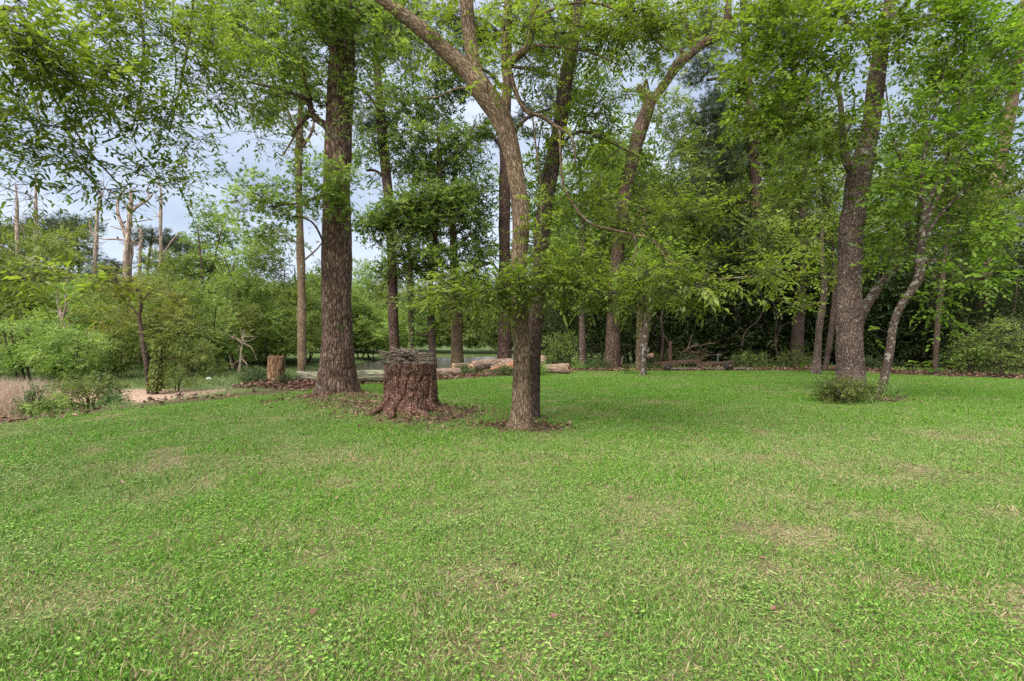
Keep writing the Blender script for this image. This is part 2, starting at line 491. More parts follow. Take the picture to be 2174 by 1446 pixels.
M = {}
M['pecan'] = leaf_mat('pecan_leaf', (.075, .13, .026), (.165, .265, .045), (.28, .38, .085), trans=.5, tcol=(1.75, 1.9, .8))
M['oak'] = leaf_mat('oak_leaf', (.07, .105, .026), (.165, .225, .05), (.28, .34, .10), trans=.38)
M['broad'] = leaf_mat('broad_leaf', (.062, .11, .018), (.145, .24, .032), (.25, .36, .06), trans=.46)
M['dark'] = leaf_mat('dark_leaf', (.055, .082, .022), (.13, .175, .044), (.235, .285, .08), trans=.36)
M['wood_shade'] = leaf_mat('wood_shade_leaf', (.022, .04, .012), (.044, .074, .02), (.085, .12, .036), trans=.28)  # leaves of the dark woods; shade under the canopy is put into these greens
M['marsh'] = leaf_mat('marsh_leaf', (.075, .11, .03), (.17, .225, .055), (.285, .335, .105), trans=.37)
M['yellow'] = leaf_mat('yellow_leaf', (.10, .13, .02), (.17, .21, .03), (.24, .26, .05), trans=.42)
M['rust'] = leaf_mat('rust_leaf', (.12, .14, .03), (.20, .215, .05), (.28, .24, .08), trans=.45)
M['shrub'] = leaf_mat('shrub_leaf', (.035, .075, .02), (.07, .13, .035), (.14, .2, .07), trans=.3)
M['pine'] = leaf_mat('pine_needle', (.03, .055, .02), (.05, .085, .03), (.085, .12, .045), trans=.12)
M['bark_oak'] = bark_mat('bark_oak', (.075, .047, .034), (.235, .152, .112), (.42, .29, .22), scale=1.1, stretch=.24, lichen=.12, lcol=(.30, .27, .22), bump=1.0, moss=.06)
M['bark_brown'] = bark_mat('bark_brown', (.15, .10, .062), (.34, .24, .155), (.52, .385, .265), scale=1.7, stretch=.24, lichen=.16, lcol=(.30, .30, .24), bump=.9, moss=.12)
M['bark_grey'] = bark_mat('bark_grey', (.09, .062, .05), (.26, .185, .15), (.43, .325, .275), scale=1.6, stretch=.4, lichen=.28, lcol=(.36, .34, .3), lscale=6, bump=.9)
M['bark_lichen'] = bark_mat('bark_lichen', (.09, .062, .048), (.18, .128, .1), (.27, .2, .16), scale=1.6, stretch=.5, lichen=.55, lcol=(.38, .36, .31), lscale=9, bump=.5)
M['bark_pine'] = bark_mat('bark_pine', (.06, .038, .03), (.175, .108, .084), (.30, .20, .155), scale=.7, stretch=.35, bump=.8)
M['bark_dark'] = bark_mat('bark_dark', (.06, .043, .034), (.165, .115, .09), (.28, .20, .16), scale=1.6, stretch=.3, bump=.6)
M['bark_dead'] = bark_mat('bark_dead', (.32, .23, .18), (.60, .45, .36), (.78, .63, .52), scale=.5, stretch=.15, bump=.5)
M['bark_stump'] = bark_mat('bark_stump', (.085, .044, .031), (.26, .142, .10), (.44, .28, .21), scale=1.3, stretch=.5, bump=.8)
M['twig'] = bark_mat('twig_bark', (.06, .047, .036), (.12, .092, .07), (.19, .155, .12), scale=2, stretch=.3, bump=.2)
M['stick'] = bark_mat('dead_stick', (.13, .098, .075), (.28, .22, .175), (.46, .39, .33), scale=2.5, stretch=.2, bump=.3)

# ------------------------------------------------------------------ ground
def zones(x, y):
    d = edge_d(x, y)
    nz_ = n2(x, y, 1.1, 21) - .5
    nf = n2(x, y, 3.5, 22, 3) - .5
    md = mound(x, y)
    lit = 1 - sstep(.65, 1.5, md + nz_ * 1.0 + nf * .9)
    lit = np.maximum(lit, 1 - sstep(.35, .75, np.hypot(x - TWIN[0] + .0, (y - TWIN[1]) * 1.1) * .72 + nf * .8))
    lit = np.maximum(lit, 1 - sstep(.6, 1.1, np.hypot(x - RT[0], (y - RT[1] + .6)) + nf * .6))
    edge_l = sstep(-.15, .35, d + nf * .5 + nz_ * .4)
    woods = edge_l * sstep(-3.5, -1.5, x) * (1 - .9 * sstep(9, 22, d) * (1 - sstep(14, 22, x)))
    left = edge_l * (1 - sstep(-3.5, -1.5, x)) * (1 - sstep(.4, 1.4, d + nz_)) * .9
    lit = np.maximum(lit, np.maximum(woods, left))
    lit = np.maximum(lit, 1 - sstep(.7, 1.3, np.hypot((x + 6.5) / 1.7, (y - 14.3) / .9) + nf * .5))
    a = np.hypot((x + 15.5) / 7.5, (y - 19.8) / 2.6) + nz_ * .8
    sand = (1 - sstep(.75, 1.05, a)) * sstep(1.5, 3, d)
    a2 = np.hypot((x + 8.5) / 4.5, (y - 18.4) / 1.5) + nz_ * .8
    sand = np.maximum(sand, (1 - sstep(.7, 1.05, a2)) * sstep(.8, 1.6, d))
    lawn = 1 - sstep(-.12, .12, d + nf * .25)
    return d, lit, sand, lawn

def dryness(x, y):
    """straw and bare patches in the mown grass"""
    a = n2(x, y, .55, 31, 4); b = n2(x, y, 2.3, 32, 3)
    near = 1 - sstep(3.0, 8.5, y)
    patch = .85 * sstep(.52, .72, a * .40 + b * .60 + near * .04)
    for cx, cy, rx, ry, w in ((-1.0, 5.6, 2.2, .7, .35), (-.1, 2.8, .45, .25, .7), (1.7, 2.9, .35, .25, .75), (2.3, 2.75, .4, .2, .7), (2.9, 2.5, .5, .3, .8), (-2.6, 2.6, .8, .35, .5), (3.6, 4.8, .6, .3, .5), (1.2, 9.3, 1.4, .4, .35)):
        q = np.hypot((x - cx) / rx, (y - cy) / ry) + (b - .5) * 1.6
        patch = np.maximum(patch, w * (1 - sstep(.35, 1.1, q)))
    return np.clip(patch, 0, 1)

def axis(parts):
    return np.unique(np.round(np.concatenate(parts), 4))
gx = axis([-40 - np.geomspace(.6, 700, 26), np.arange(-40, 40.01, .28), 40 + np.geomspace(.6, 700, 26)])
gy = axis([-6 - np.geomspace(.6, 90, 12), np.arange(-6, 46, .28), np.arange(46, 100, 1.2), 100 + np.geomspace(1.5, 900, 26)])
GX, GY = np.meshgrid(gx, gy, indexing='ij')
GZ = height(GX, GY)
nxg, nyg = GX.shape
ii, jj = np.meshgrid(np.arange(nxg - 1), np.arange(nyg - 1), indexing='ij')
q = (ii * nyg + jj)
quads = np.stack([q, q + nyg, q + nyg + 1, q + 1], -1).reshape(-1, 4)
mb = MB(); mb.add(np.stack([GX, GY, GZ], -1).reshape(-1, 3), quads)

m, N, L = mat_new('ground_soil')
def attr(n_):
    a = N.new('ShaderNodeAttribute'); a.attribute_name = n_; return a
def noise(s, d=6, r=.6, vec=None):
    n_ = N.new('ShaderNodeTexNoise'); n_.inputs['Scale'].default_value = s; n_.inputs['Detail'].default_value = d; n_.inputs['Roughness'].default_value = r
    if vec: L.new(vec, n_.inputs['Vector'])
    return n_
geo = N.new('ShaderNodeNewGeometry')
pv = geo.outputs['Position']
def mixc(f, a, b):
    x_ = N.new('ShaderNodeMixRGB')
    for s_, k in ((f, 'Fac'), (a, 'Color1'), (b, 'Color2')):
        if hasattr(s_, 'links') or hasattr(s_, 'is_linked'): L.new(s_, x_.inputs[k])
        elif isinstance(s_, float): x_.inputs[k].default_value = s_
        else: x_.inputs[k].default_value = (*s_, 1)
    return x_.outputs['Color']
nA, nB, nC = noise(55, 5, .7, pv), noise(6, 5, .6, pv), noise(1.1, 4, .6, pv)
thatch = ramp(N, [(.32, (.06, .055, .026)), (.47, (.11, .105, .045)), (.6, (.20, .175, .085)), (.75, (.36, .30, .17))]); L.new(nA.outputs['Fac'], thatch.inputs['Fac'])
soil = ramp(N, [(.3, (.11, .08, .052)), (.5, (.21, .16, .105)), (.7, (.33, .27, .18))]); L.new(nA.outputs['Fac'], soil.inputs['Fac'])
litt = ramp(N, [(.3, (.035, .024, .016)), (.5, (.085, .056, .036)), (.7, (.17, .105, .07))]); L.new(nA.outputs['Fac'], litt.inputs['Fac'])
sandc = ramp(N, [(.3, (.25, .155, .11)), (.5, (.41, .275, .205)), (.7, (.55, .40, .31))]); L.new(nB.outputs['Fac'], sandc.inputs['Fac'])
mars = ramp(N, [(.3, (.045, .07, .022)), (.5, (.09, .13, .04)), (.7, (.17, .21, .07))]); L.new(nB.outputs['Fac'], mars.inputs['Fac'])
dm = N.new('ShaderNodeMath'); dm.operation = 'MULTIPLY_ADD'; dm.inputs[1].default_value = 1.6
nD = noise(9, 6, .7, pv); L.new(nD.outputs['Fac'], dm.inputs[0]); da = N.new('ShaderNodeMath'); da.operation = 'SUBTRACT'; da.inputs[1].default_value = .95
L.new(attr('dry').outputs['Fac'], da.inputs[0]); L.new(da.outputs[0], dm.inputs[2])
dr_ = ramp(N, [(.42, (0, 0, 0)), (.6, (1, 1, 1))]); L.new(dm.outputs[0], dr_.inputs['Fac'])
c = mixc(dr_.outputs['Color'], thatch.outputs['Color'], soil.outputs['Color'])
c = mixc(attr('outside').outputs['Fac'], c, mars.outputs['Color'])
c = mixc(attr('sandy').outputs['Fac'], c, sandc.outputs['Color'])
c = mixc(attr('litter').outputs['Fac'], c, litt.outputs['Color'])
b = N.new('ShaderNodeBsdfPrincipled'); b.inputs['Roughness'].default_value = .95; b.inputs['Specular IOR Level'].default_value = .1
L.new(c, b.inputs['Base Color'])
bp = N.new('ShaderNodeBump'); bp.inputs['Strength'].default_value = .8; bp.inputs['Distance'].default_value = .02
L.new(nA.outputs['Fac'], bp.inputs['Height']); L.new(bp.outputs['Normal'], b.inputs['Normal'])
o = N.new('ShaderNodeOutputMaterial'); L.new(b.outputs[0], o.inputs['Surface'])
M['ground'] = m
ground = tag(mb.obj('ground', m), kind='structure')
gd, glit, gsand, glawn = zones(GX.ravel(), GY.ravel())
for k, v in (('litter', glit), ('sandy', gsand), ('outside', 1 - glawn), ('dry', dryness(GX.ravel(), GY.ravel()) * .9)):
    a = ground.data.attributes.new(k, 'FLOAT', 'POINT'); a.data.foreach_set('value', v.astype(np.float32))

# pond
mb = MB()
mb.add([(-60, 33, -1.12), (30, 33, -1.12), (30, 90, -1.12), (-60, 90, -1.12)], np.array([[0, 1, 2, 3]]))
m, N, L = mat_new('pond_water')
b = N.new('ShaderNodeBsdfPrincipled'); b.inputs['Base Color'].default_value = (.10, .09, .065, 1); b.inputs['Roughness'].default_value = .12
b.inputs['IOR'].default_value = 1.33
n = N.new('ShaderNodeTexNoise'); n.inputs['Scale'].default_value = 2.2; n.inputs['Detail'].default_value = 4
t = N.new('ShaderNodeTexCoord'); L.new(t.outputs['Object'], n.inputs['Vector'])
bp = N.new('ShaderNodeBump'); bp.inputs['Strength'].default_value = .25; bp.inputs['Distance'].default_value = .05
L.new(n.outputs['Fac'], bp.inputs['Height']); L.new(bp.outputs['Normal'], b.inputs['Normal'])
o = N.new('ShaderNodeOutputMaterial'); L.new(b.outputs[0], o.inputs['Surface'])
tag(mb.obj('water', m), kind='structure')

# ------------------------------------------------------------------ grass: real tufts, repeated over the lawn as one mass
def grass_mat(name, stops, drycol):
    m, N, L = mat_new(name)
    at = N.new('ShaderNodeAttribute'); at.attribute_name = 'tint'
    r_ = ramp(N, stops); L.new(at.outputs['Fac'], r_.inputs['Fac'])
    dr = N.new('ShaderNodeAttribute'); dr.attribute_name = 'dry'; dr.attribute_type = 'INSTANCER'
    sh = N.new('ShaderNodeAttribute'); sh.attribute_name = 'lush'; sh.attribute_type = 'INSTANCER'
    # a blade is straw when its own number is under the local dryness
    ct = N.new('ShaderNodeAttribute'); ct.attribute_name = 'bk'
    sp = N.new('ShaderNodeSeparateXYZ'); L.new(ct.outputs['Vector'], sp.inputs[0])
    lt = N.new('ShaderNodeMath'); lt.operation = 'LESS_THAN'; L.new(sp.outputs['X'], lt.inputs[0]); L.new(dr.outputs['Fac'], lt.inputs[1])
    mx_ = N.new('ShaderNodeMixRGB'); mx_.inputs['Color2'].default_value = (*drycol, 1)
    L.new(lt.outputs[0], mx_.inputs['Fac'])
    m2 = N.new('ShaderNodeMixRGB'); m2.blend_type = 'MULTIPLY'; m2.inputs['Color2'].default_value = (.74, .98, .40, 1)
    L.new(sh.outputs['Fac'], m2.inputs['Fac']); L.new(r_.outputs['Color'], m2.inputs['Color1']); L.new(m2.outputs['Color'], mx_.inputs['Color1'])
    b = N.new('ShaderNodeBsdfPrincipled'); b.inputs['Roughness'].default_value = .42; b.inputs['Specular IOR Level'].default_value = .4
    t = N.new('ShaderNodeBsdfTranslucent')
    L.new(mx_.outputs['Color'], b.inputs['Base Color']); L.new(mx_.outputs['Color'], t.inputs['Color'])
    ms = N.new('ShaderNodeMixShader'); ms.inputs['Fac'].default_value = .25
    L.new(b.outputs[0], ms.inputs[1]); L.new(t.outputs[0], ms.inputs[2])
    o = N.new('ShaderNodeOutputMaterial'); L.new(ms.outputs[0], o.inputs['Surface'])
    return m
M['grass'] = grass_mat('grass_blade', [(.05, (.055, .12, .02)), (.48, (.155, .305, .045)), (.95, (.35, .50, .14))], (.46, .38, .21))
M['weed'] = grass_mat('lawn_weed', [(.1, (.08, .17, .03)), (.5, (.16, .29, .05)), (.9, (.30, .42, .10))], (.2, .3, .07))
M['marshg'] = grass_mat('marsh_plant', [(.1, (.075, .12, .035)), (.5, (.15, .21, .06)), (.9, (.27, .31, .12))], (.3, .28, .15))
M['drygrass'] = grass_mat('dry_grass', [(.1, (.32, .21, .15)), (.5, (.50, .36, .27)), (.9, (.64, .50, .39))], (.45, .33, .2))

def tuft_mesh(seed, n, rad, lo, hi, wide, lean, weed=0):
    rng = np.random.default_rng(seed)
    mb = MB()
    a = rng.random(n) * 2 * np.pi; r_ = rad * np.sqrt(rng.random(n))
    pos = np.stack([np.cos(a) * r_, np.sin(a) * r_, np.full(n, -.004)], -1)
    dd = rng.normal(size=(n, 3)) * lean + np.array([0, 0, .75])
    dd[:, 2] = np.abs(dd[:, 2]) + .05
    ln = rng.uniform(lo, hi, n)
    up = np.cross(nrm(dd), rng.normal(size=(n, 3)))
    up[:, 2] = np.abs(up[:, 2]) + .1
    leaves(mb, pos, dd, up, ln, 'blade', rng.random(n), 0, wide)
    mb.B[-1] = np.repeat(rng.random(n), 5)[:, None] * np.array([[1.0, 0, 0]])
    if weed:
        k = weed
        a = rng.random(k) * 2 * np.pi; r_ = rad * np.sqrt(rng.random(k)) * .8
        pos = np.stack([np.cos(a) * r_, np.sin(a) * r_, rng.uniform(.012, .04, k)], -1)
        up = np.array([0, 0, 1.0]) + rng.normal(size=(k, 3)) * .3
        leaves(mb, pos, rng.normal(size=(k, 3)) * np.array([1, 1, .25]), up, rng.uniform(.009, .026, k), 'broad', rng.random(k), 1)
        mb.B[-1] = np.full((k * 8, 3), .95)
    return mb

def gz(x, y):
    return float(height(np.array([float(x)]), np.array([float(y)]))[0])

tuft_src = []
for k, (n, rad, lo, hi, wd, ln, wdn, x_, y_, lab) in enumerate([
        (54, .11, .018, .044, 1.25, .85, 0, .55, 3.3, 'small tuft of short green grass in the near middle of the lawn'),
        (44, .11, .018, .052, 1.2, .95, 4, -1.3, 3.6, 'splayed grass tuft mixed with small weed leaves in the near lawn, left of the middle'),
        (26, .12, .02, .05, 1.1, .8, 12, 1.55, 3.1, 'clump of small round leaved weeds among the blades on the near right of the lawn'),
        (60, .24, .04, .10, 1.0, .6, 0, .4, 11.5, 'slightly taller grass tuft in the lawn behind the twin trunked tree')]):
    o = tuft_mesh(50 + k, n, rad, lo, hi, wd, ln, wdn).obj('grass_tuft', [M['grass'], M['weed']], loc=(x_, y_, gz(x_, y_)), smooth=False)
    tag(o, lab, 'grass tuft', kind='stuff'); tuft_src.append(o)

def scatter(name, pts, rot, scl, kind, attrs, sources, label=None):
    me = bpy.data.meshes.new(name)
    me.vertices.add(len(pts)); me.vertices.foreach_set('co', pts.astype(np.float32).ravel())
    def put(k, t, v, f='value'):
        a = me.attributes.new(k, t, 'POINT'); a.data.foreach_set(f, v)
    put('rot', 'FLOAT_VECTOR', rot.astype(np.float32).ravel(), 'vector')
    put('scl', 'FLOAT_VECTOR', scl.astype(np.float32).ravel(), 'vector')
    put('src', 'INT', kind.astype(np.int32))
    for k, v in attrs.items(): put(k, 'FLOAT', v.astype(np.float32))
    o = bpy.data.objects.new(name, me); COL.objects.link(o)
    g = bpy.data.node_groups.new(name + '_scatter', 'GeometryNodeTree')
    g.interface.new_socket('Geometry', in_out='INPUT', socket_type='NodeSocketGeometry')
    g.interface.new_socket('Geometry', in_out='OUTPUT', socket_type='NodeSocketGeometry')
    N, L = g.nodes, g.links
    gi = N.new('NodeGroupInput'); go = N.new('NodeGroupOutput'); jn = N.new('GeometryNodeJoinGeometry')
    def named(k, t):
        a = N.new('GeometryNodeInputNamedAttribute'); a.data_type = t; a.inputs['Name'].default_value = k
        return a.outputs['Attribute']
    er = N.new('FunctionNodeEulerToRotation'); L.new(named('rot', 'FLOAT_VECTOR'), er.inputs[0])
    for k, s_ in enumerate(sources):
        oi = N.new('GeometryNodeObjectInfo'); oi.transform_space = 'ORIGINAL'; oi.inputs['Object'].default_value = s_
        oi.inputs['As Instance'].default_value = True
        cp = N.new('FunctionNodeCompare'); cp.data_type = 'INT'; cp.operation = 'EQUAL'
        ins = [i_ for i_ in cp.inputs if i_.type == 'INT']
        L.new(named('src', 'INT'), ins[0]); ins[1].default_value = k
        ip = N.new('GeometryNodeInstanceOnPoints')
        L.new(gi.outputs[0], ip.inputs['Points']); L.new(cp.outputs[0], ip.inputs['Selection'])
        L.new(oi.outputs['Geometry'], ip.inputs['Instance']); L.new(er.outputs[0], ip.inputs['Rotation'])
        L.new(named('scl', 'FLOAT_VECTOR'), ip.inputs['Scale']); L.new(ip.outputs[0], jn.inputs[0])
    L.new(jn.outputs[0], go.inputs[0])
    md = o.modifiers.new('scatter', 'NODES'); md.node_group = g
    return tag(o, label, kind='stuff')

rng = np.random.default_rng(7)
def cand(y0, y1, dens, margin=1.25):
    """points in the wedge the camera sees from y0 to y1, and a margin beside it"""
    A = (y1 - y0) * 2 * 1.06 * margin * (y0 + y1) / 2
    n = int(A * dens)
    y = np.sqrt(rng.random(n) * (y1 ** 2 - y0 ** 2) + y0 ** 2)
    return (rng.random(n) * 2 - 1) * 1.06 * margin * y, y
px_, py_, ps_, pk_ = [], [], [], []
for y0, y1, dens, sc_ in ((1.6, 4.5, 420, 1.0), (4.5, 8, 260, 1.15), (8, 13, 170, 1.22), (13, 24, 85, 1.45)):
    x, y = cand(y0, y1, dens)
    px_.append(x); py_.append(y); ps_.append(np.full(len(x), sc_))
x, y, s = map(np.concatenate, (px_, py_, ps_))
d, lit, sand, lawn = zones(x, y)
dry = dryness(x, y)
keep = rng.random(len(x)) < lawn * (1 - .93 * lit) * (1 - .5 * sstep(.5, 1.0, dry))
bare = sstep(.58, .68, n2(x, y, 6.5, 77, 3)) * (.35 + .6 * sstep(.25, .7, dry))
keep &= rng.random(len(x)) > bare
x, y, s, dry, lit = x[keep], y[keep], s[keep], dry[keep], lit[keep]
lush = sstep(4, 11, y) * .6 * (1 - .7 * dry) + .75 * sstep(.40, .62, n2(x, y, .8, 41, 4)) * (1 - .6 * dry)
kd = rng.choice(4, len(x), p=[.52, .30, .08, .10])
kd = np.where((n2(x, y, 2.3, 51) > .62) & (rng.random(len(x)) < .35), 2, kd)
hs_ = s * rng.uniform(.7, 1.25, len(x)) * (1 - .45 * sstep(.2, .8, dry))
hs_ = hs_ * (.62 + .95 * sstep(.36, .66, n2(x, y, 3.1, 57, 3))) * np.where(rng.random(len(x)) < .03, 1.5, 1) * (1 - .35 * sstep(14, 20, y))
pts = np.stack([x, y, height(x, y)], -1)
scl = np.stack([s * rng.uniform(.85, 1.2, len(x)), s * rng.uniform(.85, 1.2, len(x)), hs_ * .85], -1)
scl[kd == 3] *= .6
rot = np.stack([rng.normal(0, .08, len(x)), rng.normal(0, .08, len(x)), rng.random(len(x)) * 6.283], -1)
dryv = np.clip(.15 + .55 * dry + .25 * (n2(x, y, .5, 61) - .45) - .12 * sstep(7, 13, y), .04, .95)
scatter('grass', pts, rot, scl, kd, {'dry': dryv, 'lush': lush}, tuft_src, 'short mown green grass with straw coloured patches covering the whole lawn')

# ------------------------------------------------------------------ fallen leaves
M['litter'] = leaf_mat('dead_leaf', (.09, .046, .028), (.25, .14, .09), (.42, .28, .19), trans=.12, tcol=(1, .9, .7))
def litter(name, x, y, size, label, seed, lift=.02, upr=.35, mat='litter'):
    rng = np.random.default_rng(seed)
    n = len(x)
    mb = MB()
    pos = np.stack([x, y, height(x, y) + rng.random(n) * lift], -1)
    dd = rng.normal(size=(n, 3)) * np.array([1, 1, upr])
    up = np.array([0, 0, 1.0]) + rng.normal(size=(n, 3)) * .5
    leaves(mb, pos, dd, up, size * rng.uniform(.6, 1.3, n), 'curl', rng.random(n))
    return tag(mb.obj(name, M[mat], smooth=False), label, kind='stuff')

rng = np.random.default_rng(11)
def litter_zone(x0, x1, y0, y1, dens, fn):
    n = int((x1 - x0) * (y1 - y0) * dens)
    x = rng.uniform(x0, x1, n); y = rng.uniform(y0, y1, n)
    k = rng.random(n) < fn(x, y)
    return x[k], y[k]
x, y = litter_zone(-6.5, 1.2, 7.2, 13.2, 230, lambda x, y: np.maximum(zones(x, y)[1], .35 * (1 - sstep(1.0, 2.2, mound(x, y)))) * (edge_d(x, y) < 0) * (.25 + sstep(.36, .6, n2(x, y, 2.2, 88))))
litter('fallen_leaves', x, y, .072, 'brown dead leaves on the low mound round the near stump and big oak', 1)
def strip(x, y):
    d = edge_d(x, y) + (n2(x, y, 1.5, 71) - .5) * 1.0
    return (1 - sstep(.0, 1.0, np.abs(d - .45))) * sstep(.42, .58, n2(x, y, .8, 73) + .05 * sstep(-8, -3, x))
x1, y1 = litter_zone(-9, 1.5, 8, 21, 130, strip)
x2, y2 = litter_zone(-8.2, -4.9, 13.2, 15.6, 420, lambda x, y: 1 - sstep(.6, 1.15, np.hypot((x + 6.5) / 1.7, (y - 14.3) / .9)))
x3, y3 = litter_zone(-3.0, 5.0, 16.8, 22.8, 190, lambda x, y: 1 - sstep(.2, .9, np.abs(edge_d(x, y) - .4)))
litter('fallen_leaves', np.concatenate([x1, x2, x3]), np.concatenate([y1, y2, y3]), .12, 'reddish brown leaf litter along the left lawn edge and round the logs', 2, .08)
x1, y1 = litter_zone(4, 30, 14, 26, 60, lambda x, y: sstep(-.1, .4, edge_d(x, y)) * (.35 + .65 * (1 - sstep(1.0, 2.2, edge_d(x, y)))))
litter('fallen_leaves', x1, y1, .15, 'band of rusty brown dead leaves where the right lawn meets the woods', 3, .06)
x, y = cand(2.0, 20, 2.4); k = edge_d(x, y) < 0
litter('fallen_leaves', x[k], y[k], .05, 'single tan leaves dotted over the open lawn', 4, .03)
x, y = litter_zone(7.2, 10.2, 10.5, 13.0, 130, lambda x, y: 1 - sstep(.5, 1.1, np.hypot(x - RT[0], y - RT[1] + .7)))
litter('fallen_leaves', x, y, .08, 'dead leaves under the shrub at the foot of the big right tree', 5)

# ------------------------------------------------------------------ trees
def stem_pts(rows, Y, n=40):
    P0 = []
    for r in rows:
        y = r[3] if len(r) > 3 else Y
        p = P(r[0], r[1], y)
        P0.append((*p, r[2] / F * y / 2 / math.sqrt(1 + ((r[0] - 1087) / F) ** 2)))
    q = catmull(P0, n)
    return q[:, :3], np.maximum(q[:, 3], .003)

def ridge(seed, amp, fa=9.0, fz=1.2, low=.05):
    def f(bk, s, a):
        p = bk * np.array([fa, fa, fz])
        r1 = 1 - np.abs(2 * fbm(p, seed, 3) - 1)
        lo = fbm(bk * np.array([1.6, 1.6, .55]), seed + 5, 2) - .5
        k = np.clip(np.hypot(bk[..., 0], bk[..., 1]) / .16, 0, 1)          # thin limbs keep their slenderness
        return ((r1 - .7) * amp * 2 + lo * low * 2) * k
    return f

def flare(base_k, h, lobes=5, ph=0.0, lob=.35):
    return lambda a, s: 1 + base_k * np.exp(-s / h) * (1 + lob * np.sin(a * lobes + ph) + lob * .6 * np.sin(a * (lobes - 2) + 1.3 + ph))

def put(mb, name, mats, root, base, smooth=True):
    mb.V = [v - base for v in mb.V]
    return mb.obj(name, mats, root, smooth=smooth)

def blob(b):
    px, py, rx, ry, Y, rY, n, rc, ns = b
    if Y > 18: n, ns = int(n * 1.5), int(ns * 1.8)
    elif Y < 9.7: ns = int(ns * 1.35)
    return (P(px, py, Y), (rx / F * Y, rY, ry / F * Y), n, rc, ns)

def tree(name, label, cat, Y, trunk, limbs=(), blobs=(), spec='pecan_mid', leaf='pecan', bark='bark_brown', group=None, seed=1,
         sides=20, rows=60, amp=.012, fl=None, dens=1.0, size=1.0, twigs=True, ivy=None, fa=9.0, ground_base=True, twigmat='twig', cn='crown', extra=()):
    pts, rad = stem_pts(trunk, Y, rows)
    if ground_base:
        g = gz(pts[0][0], pts[0][1])
        pts = np.vstack([[pts[0][0], pts[0][1], g - .25], pts[(pts[:, 2] > g - .1)]]); rad = np.concatenate([[rad[0]], rad[-(len(pts) - 1):]])
    base = np.array([pts[0][0], pts[0][1], pts[0][2] + (.25 if ground_base else 0)])
    root = thing(name, label, cat, tuple(base), group)
    mb = MB(); tube(mb, pts, rad, sides, disp=ridge(seed, amp, fa), flare=fl, cap=True)
    put(mb, 'trunk', M[bark], root, base)
    nodes, nr = [pts[2:]], [rad[2:]]
    for r in limbs:
        lp, lr = stem_pts(r, Y, max(12, len(r) * 7))
        mb = MB(); tube(mb, lp, lr, max(7, sides // 2), disp=ridge(seed + 3, amp * .6, fa), cap=True)
        put(mb, 'limb', M[bark], root, base)
        nodes.append(lp[1:]); nr.append(lr[1:])
    rng = np.random.default_rng(seed)
    if blobs:
        mb = MB()
        crown(mb, np.vstack(nodes), np.concatenate(nr), [blob(b) for b in blobs], spec, rng, size=size, dens=dens, twigs=twigs)
        tag(put(mb, cn, [M[leaf], M[twigmat]], root, base, smooth=False), kind='stuff')
    for e_spec, e_leaf, e_blobs, e_size in extra:
        mb = MB()
        crown(mb, np.vstack(nodes), np.concatenate(nr), [blob(b) for b in e_blobs], e_spec, rng, size=e_size)
        tag(put(mb, 'foliage', [M[e_leaf], M[twigmat]], root, base, smooth=False), kind='stuff')
    if ivy:
        lo, hi, n, sz_, lift = ivy
        k = rng.integers(int(len(pts) * lo), int(len(pts) * hi), n)
        a = rng.random(n) * 6.283; rr = rad[k] * 1.05 + rng.random(n) * lift
        off = np.stack([np.cos(a) * rr, np.sin(a) * rr, rng.normal(0, .08, n)], -1)
        mb = MB()
        dd = off * np.array([.6, .6, 0]) + np.stack([rng.normal(0, .1, n), rng.normal(0, .1, n), -np.full(n, .15)], -1)
        leaves(mb, pts[k] + off, dd, off + rng.normal(0, .05, (n, 3)), sz_ * rng.uniform(.6, 1.2, n), 'broad', rng.random(n))
        tag(put(mb, 'ivy', M['oak'], root, base, smooth=False), kind='stuff')
    return root

# --- the big water oak, left of the middle
tree('oak_tree', 'massive dark furrowed oak trunk with flared roots, left of the near stump', 'tree', 12.3,
     [(716, 842, 92), (716, 800, 82), (716, 740, 68), (715, 660, 62), (715, 560, 61), (716, 470, 59), (716, 400, 58), (718, 300, 56), (722, 200, 54), (727, 100, 53), (731, 0, 52), (738, -140, 48), (742, -300, 40), (745, -460, 28)],
     limbs=[[(712, 300, 20), (692, 268, 16), (664, 245, 14), (655, 215, 12), (625, 200, 9), (585, 188, 7), (530, 175, 5)],
            [(668, 232, 11), (640, 262, 8), (618, 290, 6)],
            [(660, 212, 9), (650, 180, 7), (640, 140, 5), (600, 90, 4)],
            [(728, 120, 22), (670, 60, 15), (600, 10, 11), (520, -50, 7)],
            [(730, 60, 22), (790, 10, 15), (860, -50, 9)],
            [(715, 440, 8), (690, 415, 6, 11.6), (640, 430, 5, 11.3), (570, 440, 3, 11.2)],
            [(712, 555, 7), (690, 520, 5, 11.9), (660, 470, 4, 11.6), (600, 455, 3, 11.2)]],
     blobs=[(600, 428, 110, 42, 11.3, .9, 20, .38, 12), (700, 395, 60, 45, 11.3, .6, 12, .35, 12), (560, 500, 60, 25, 11.3, .6, 5, .3, 8),
            (560, 130, 150, 110, 12.0, 1.8, 30, .55, 15), (640, 60, 130, 90, 11.5, 1.6, 26, .55, 15), (480, 60, 120, 90, 12.0, 1.5, 20, .5, 14),
            (730, 30, 80, 60, 11.4, .8, 14, .5, 14), (830, 90, 90, 100, 12.3, 1.5, 20, .5, 14), (640, 195, 60, 30, 12, .6, 7, .35, 9),
            (760, 200, 50, 60, 12.0, .6, 7, .4, 10), (700, -120, 300, 110, 12.5, 3.0, 26, .8, 14)],
     spec='oak', leaf='oak', bark='bark_oak', seed=3, sides=110, rows=420, amp=.022, fa=8,
     fl=flare(.42, .26, 5, .6), dens=1.0, twigmat='twig')

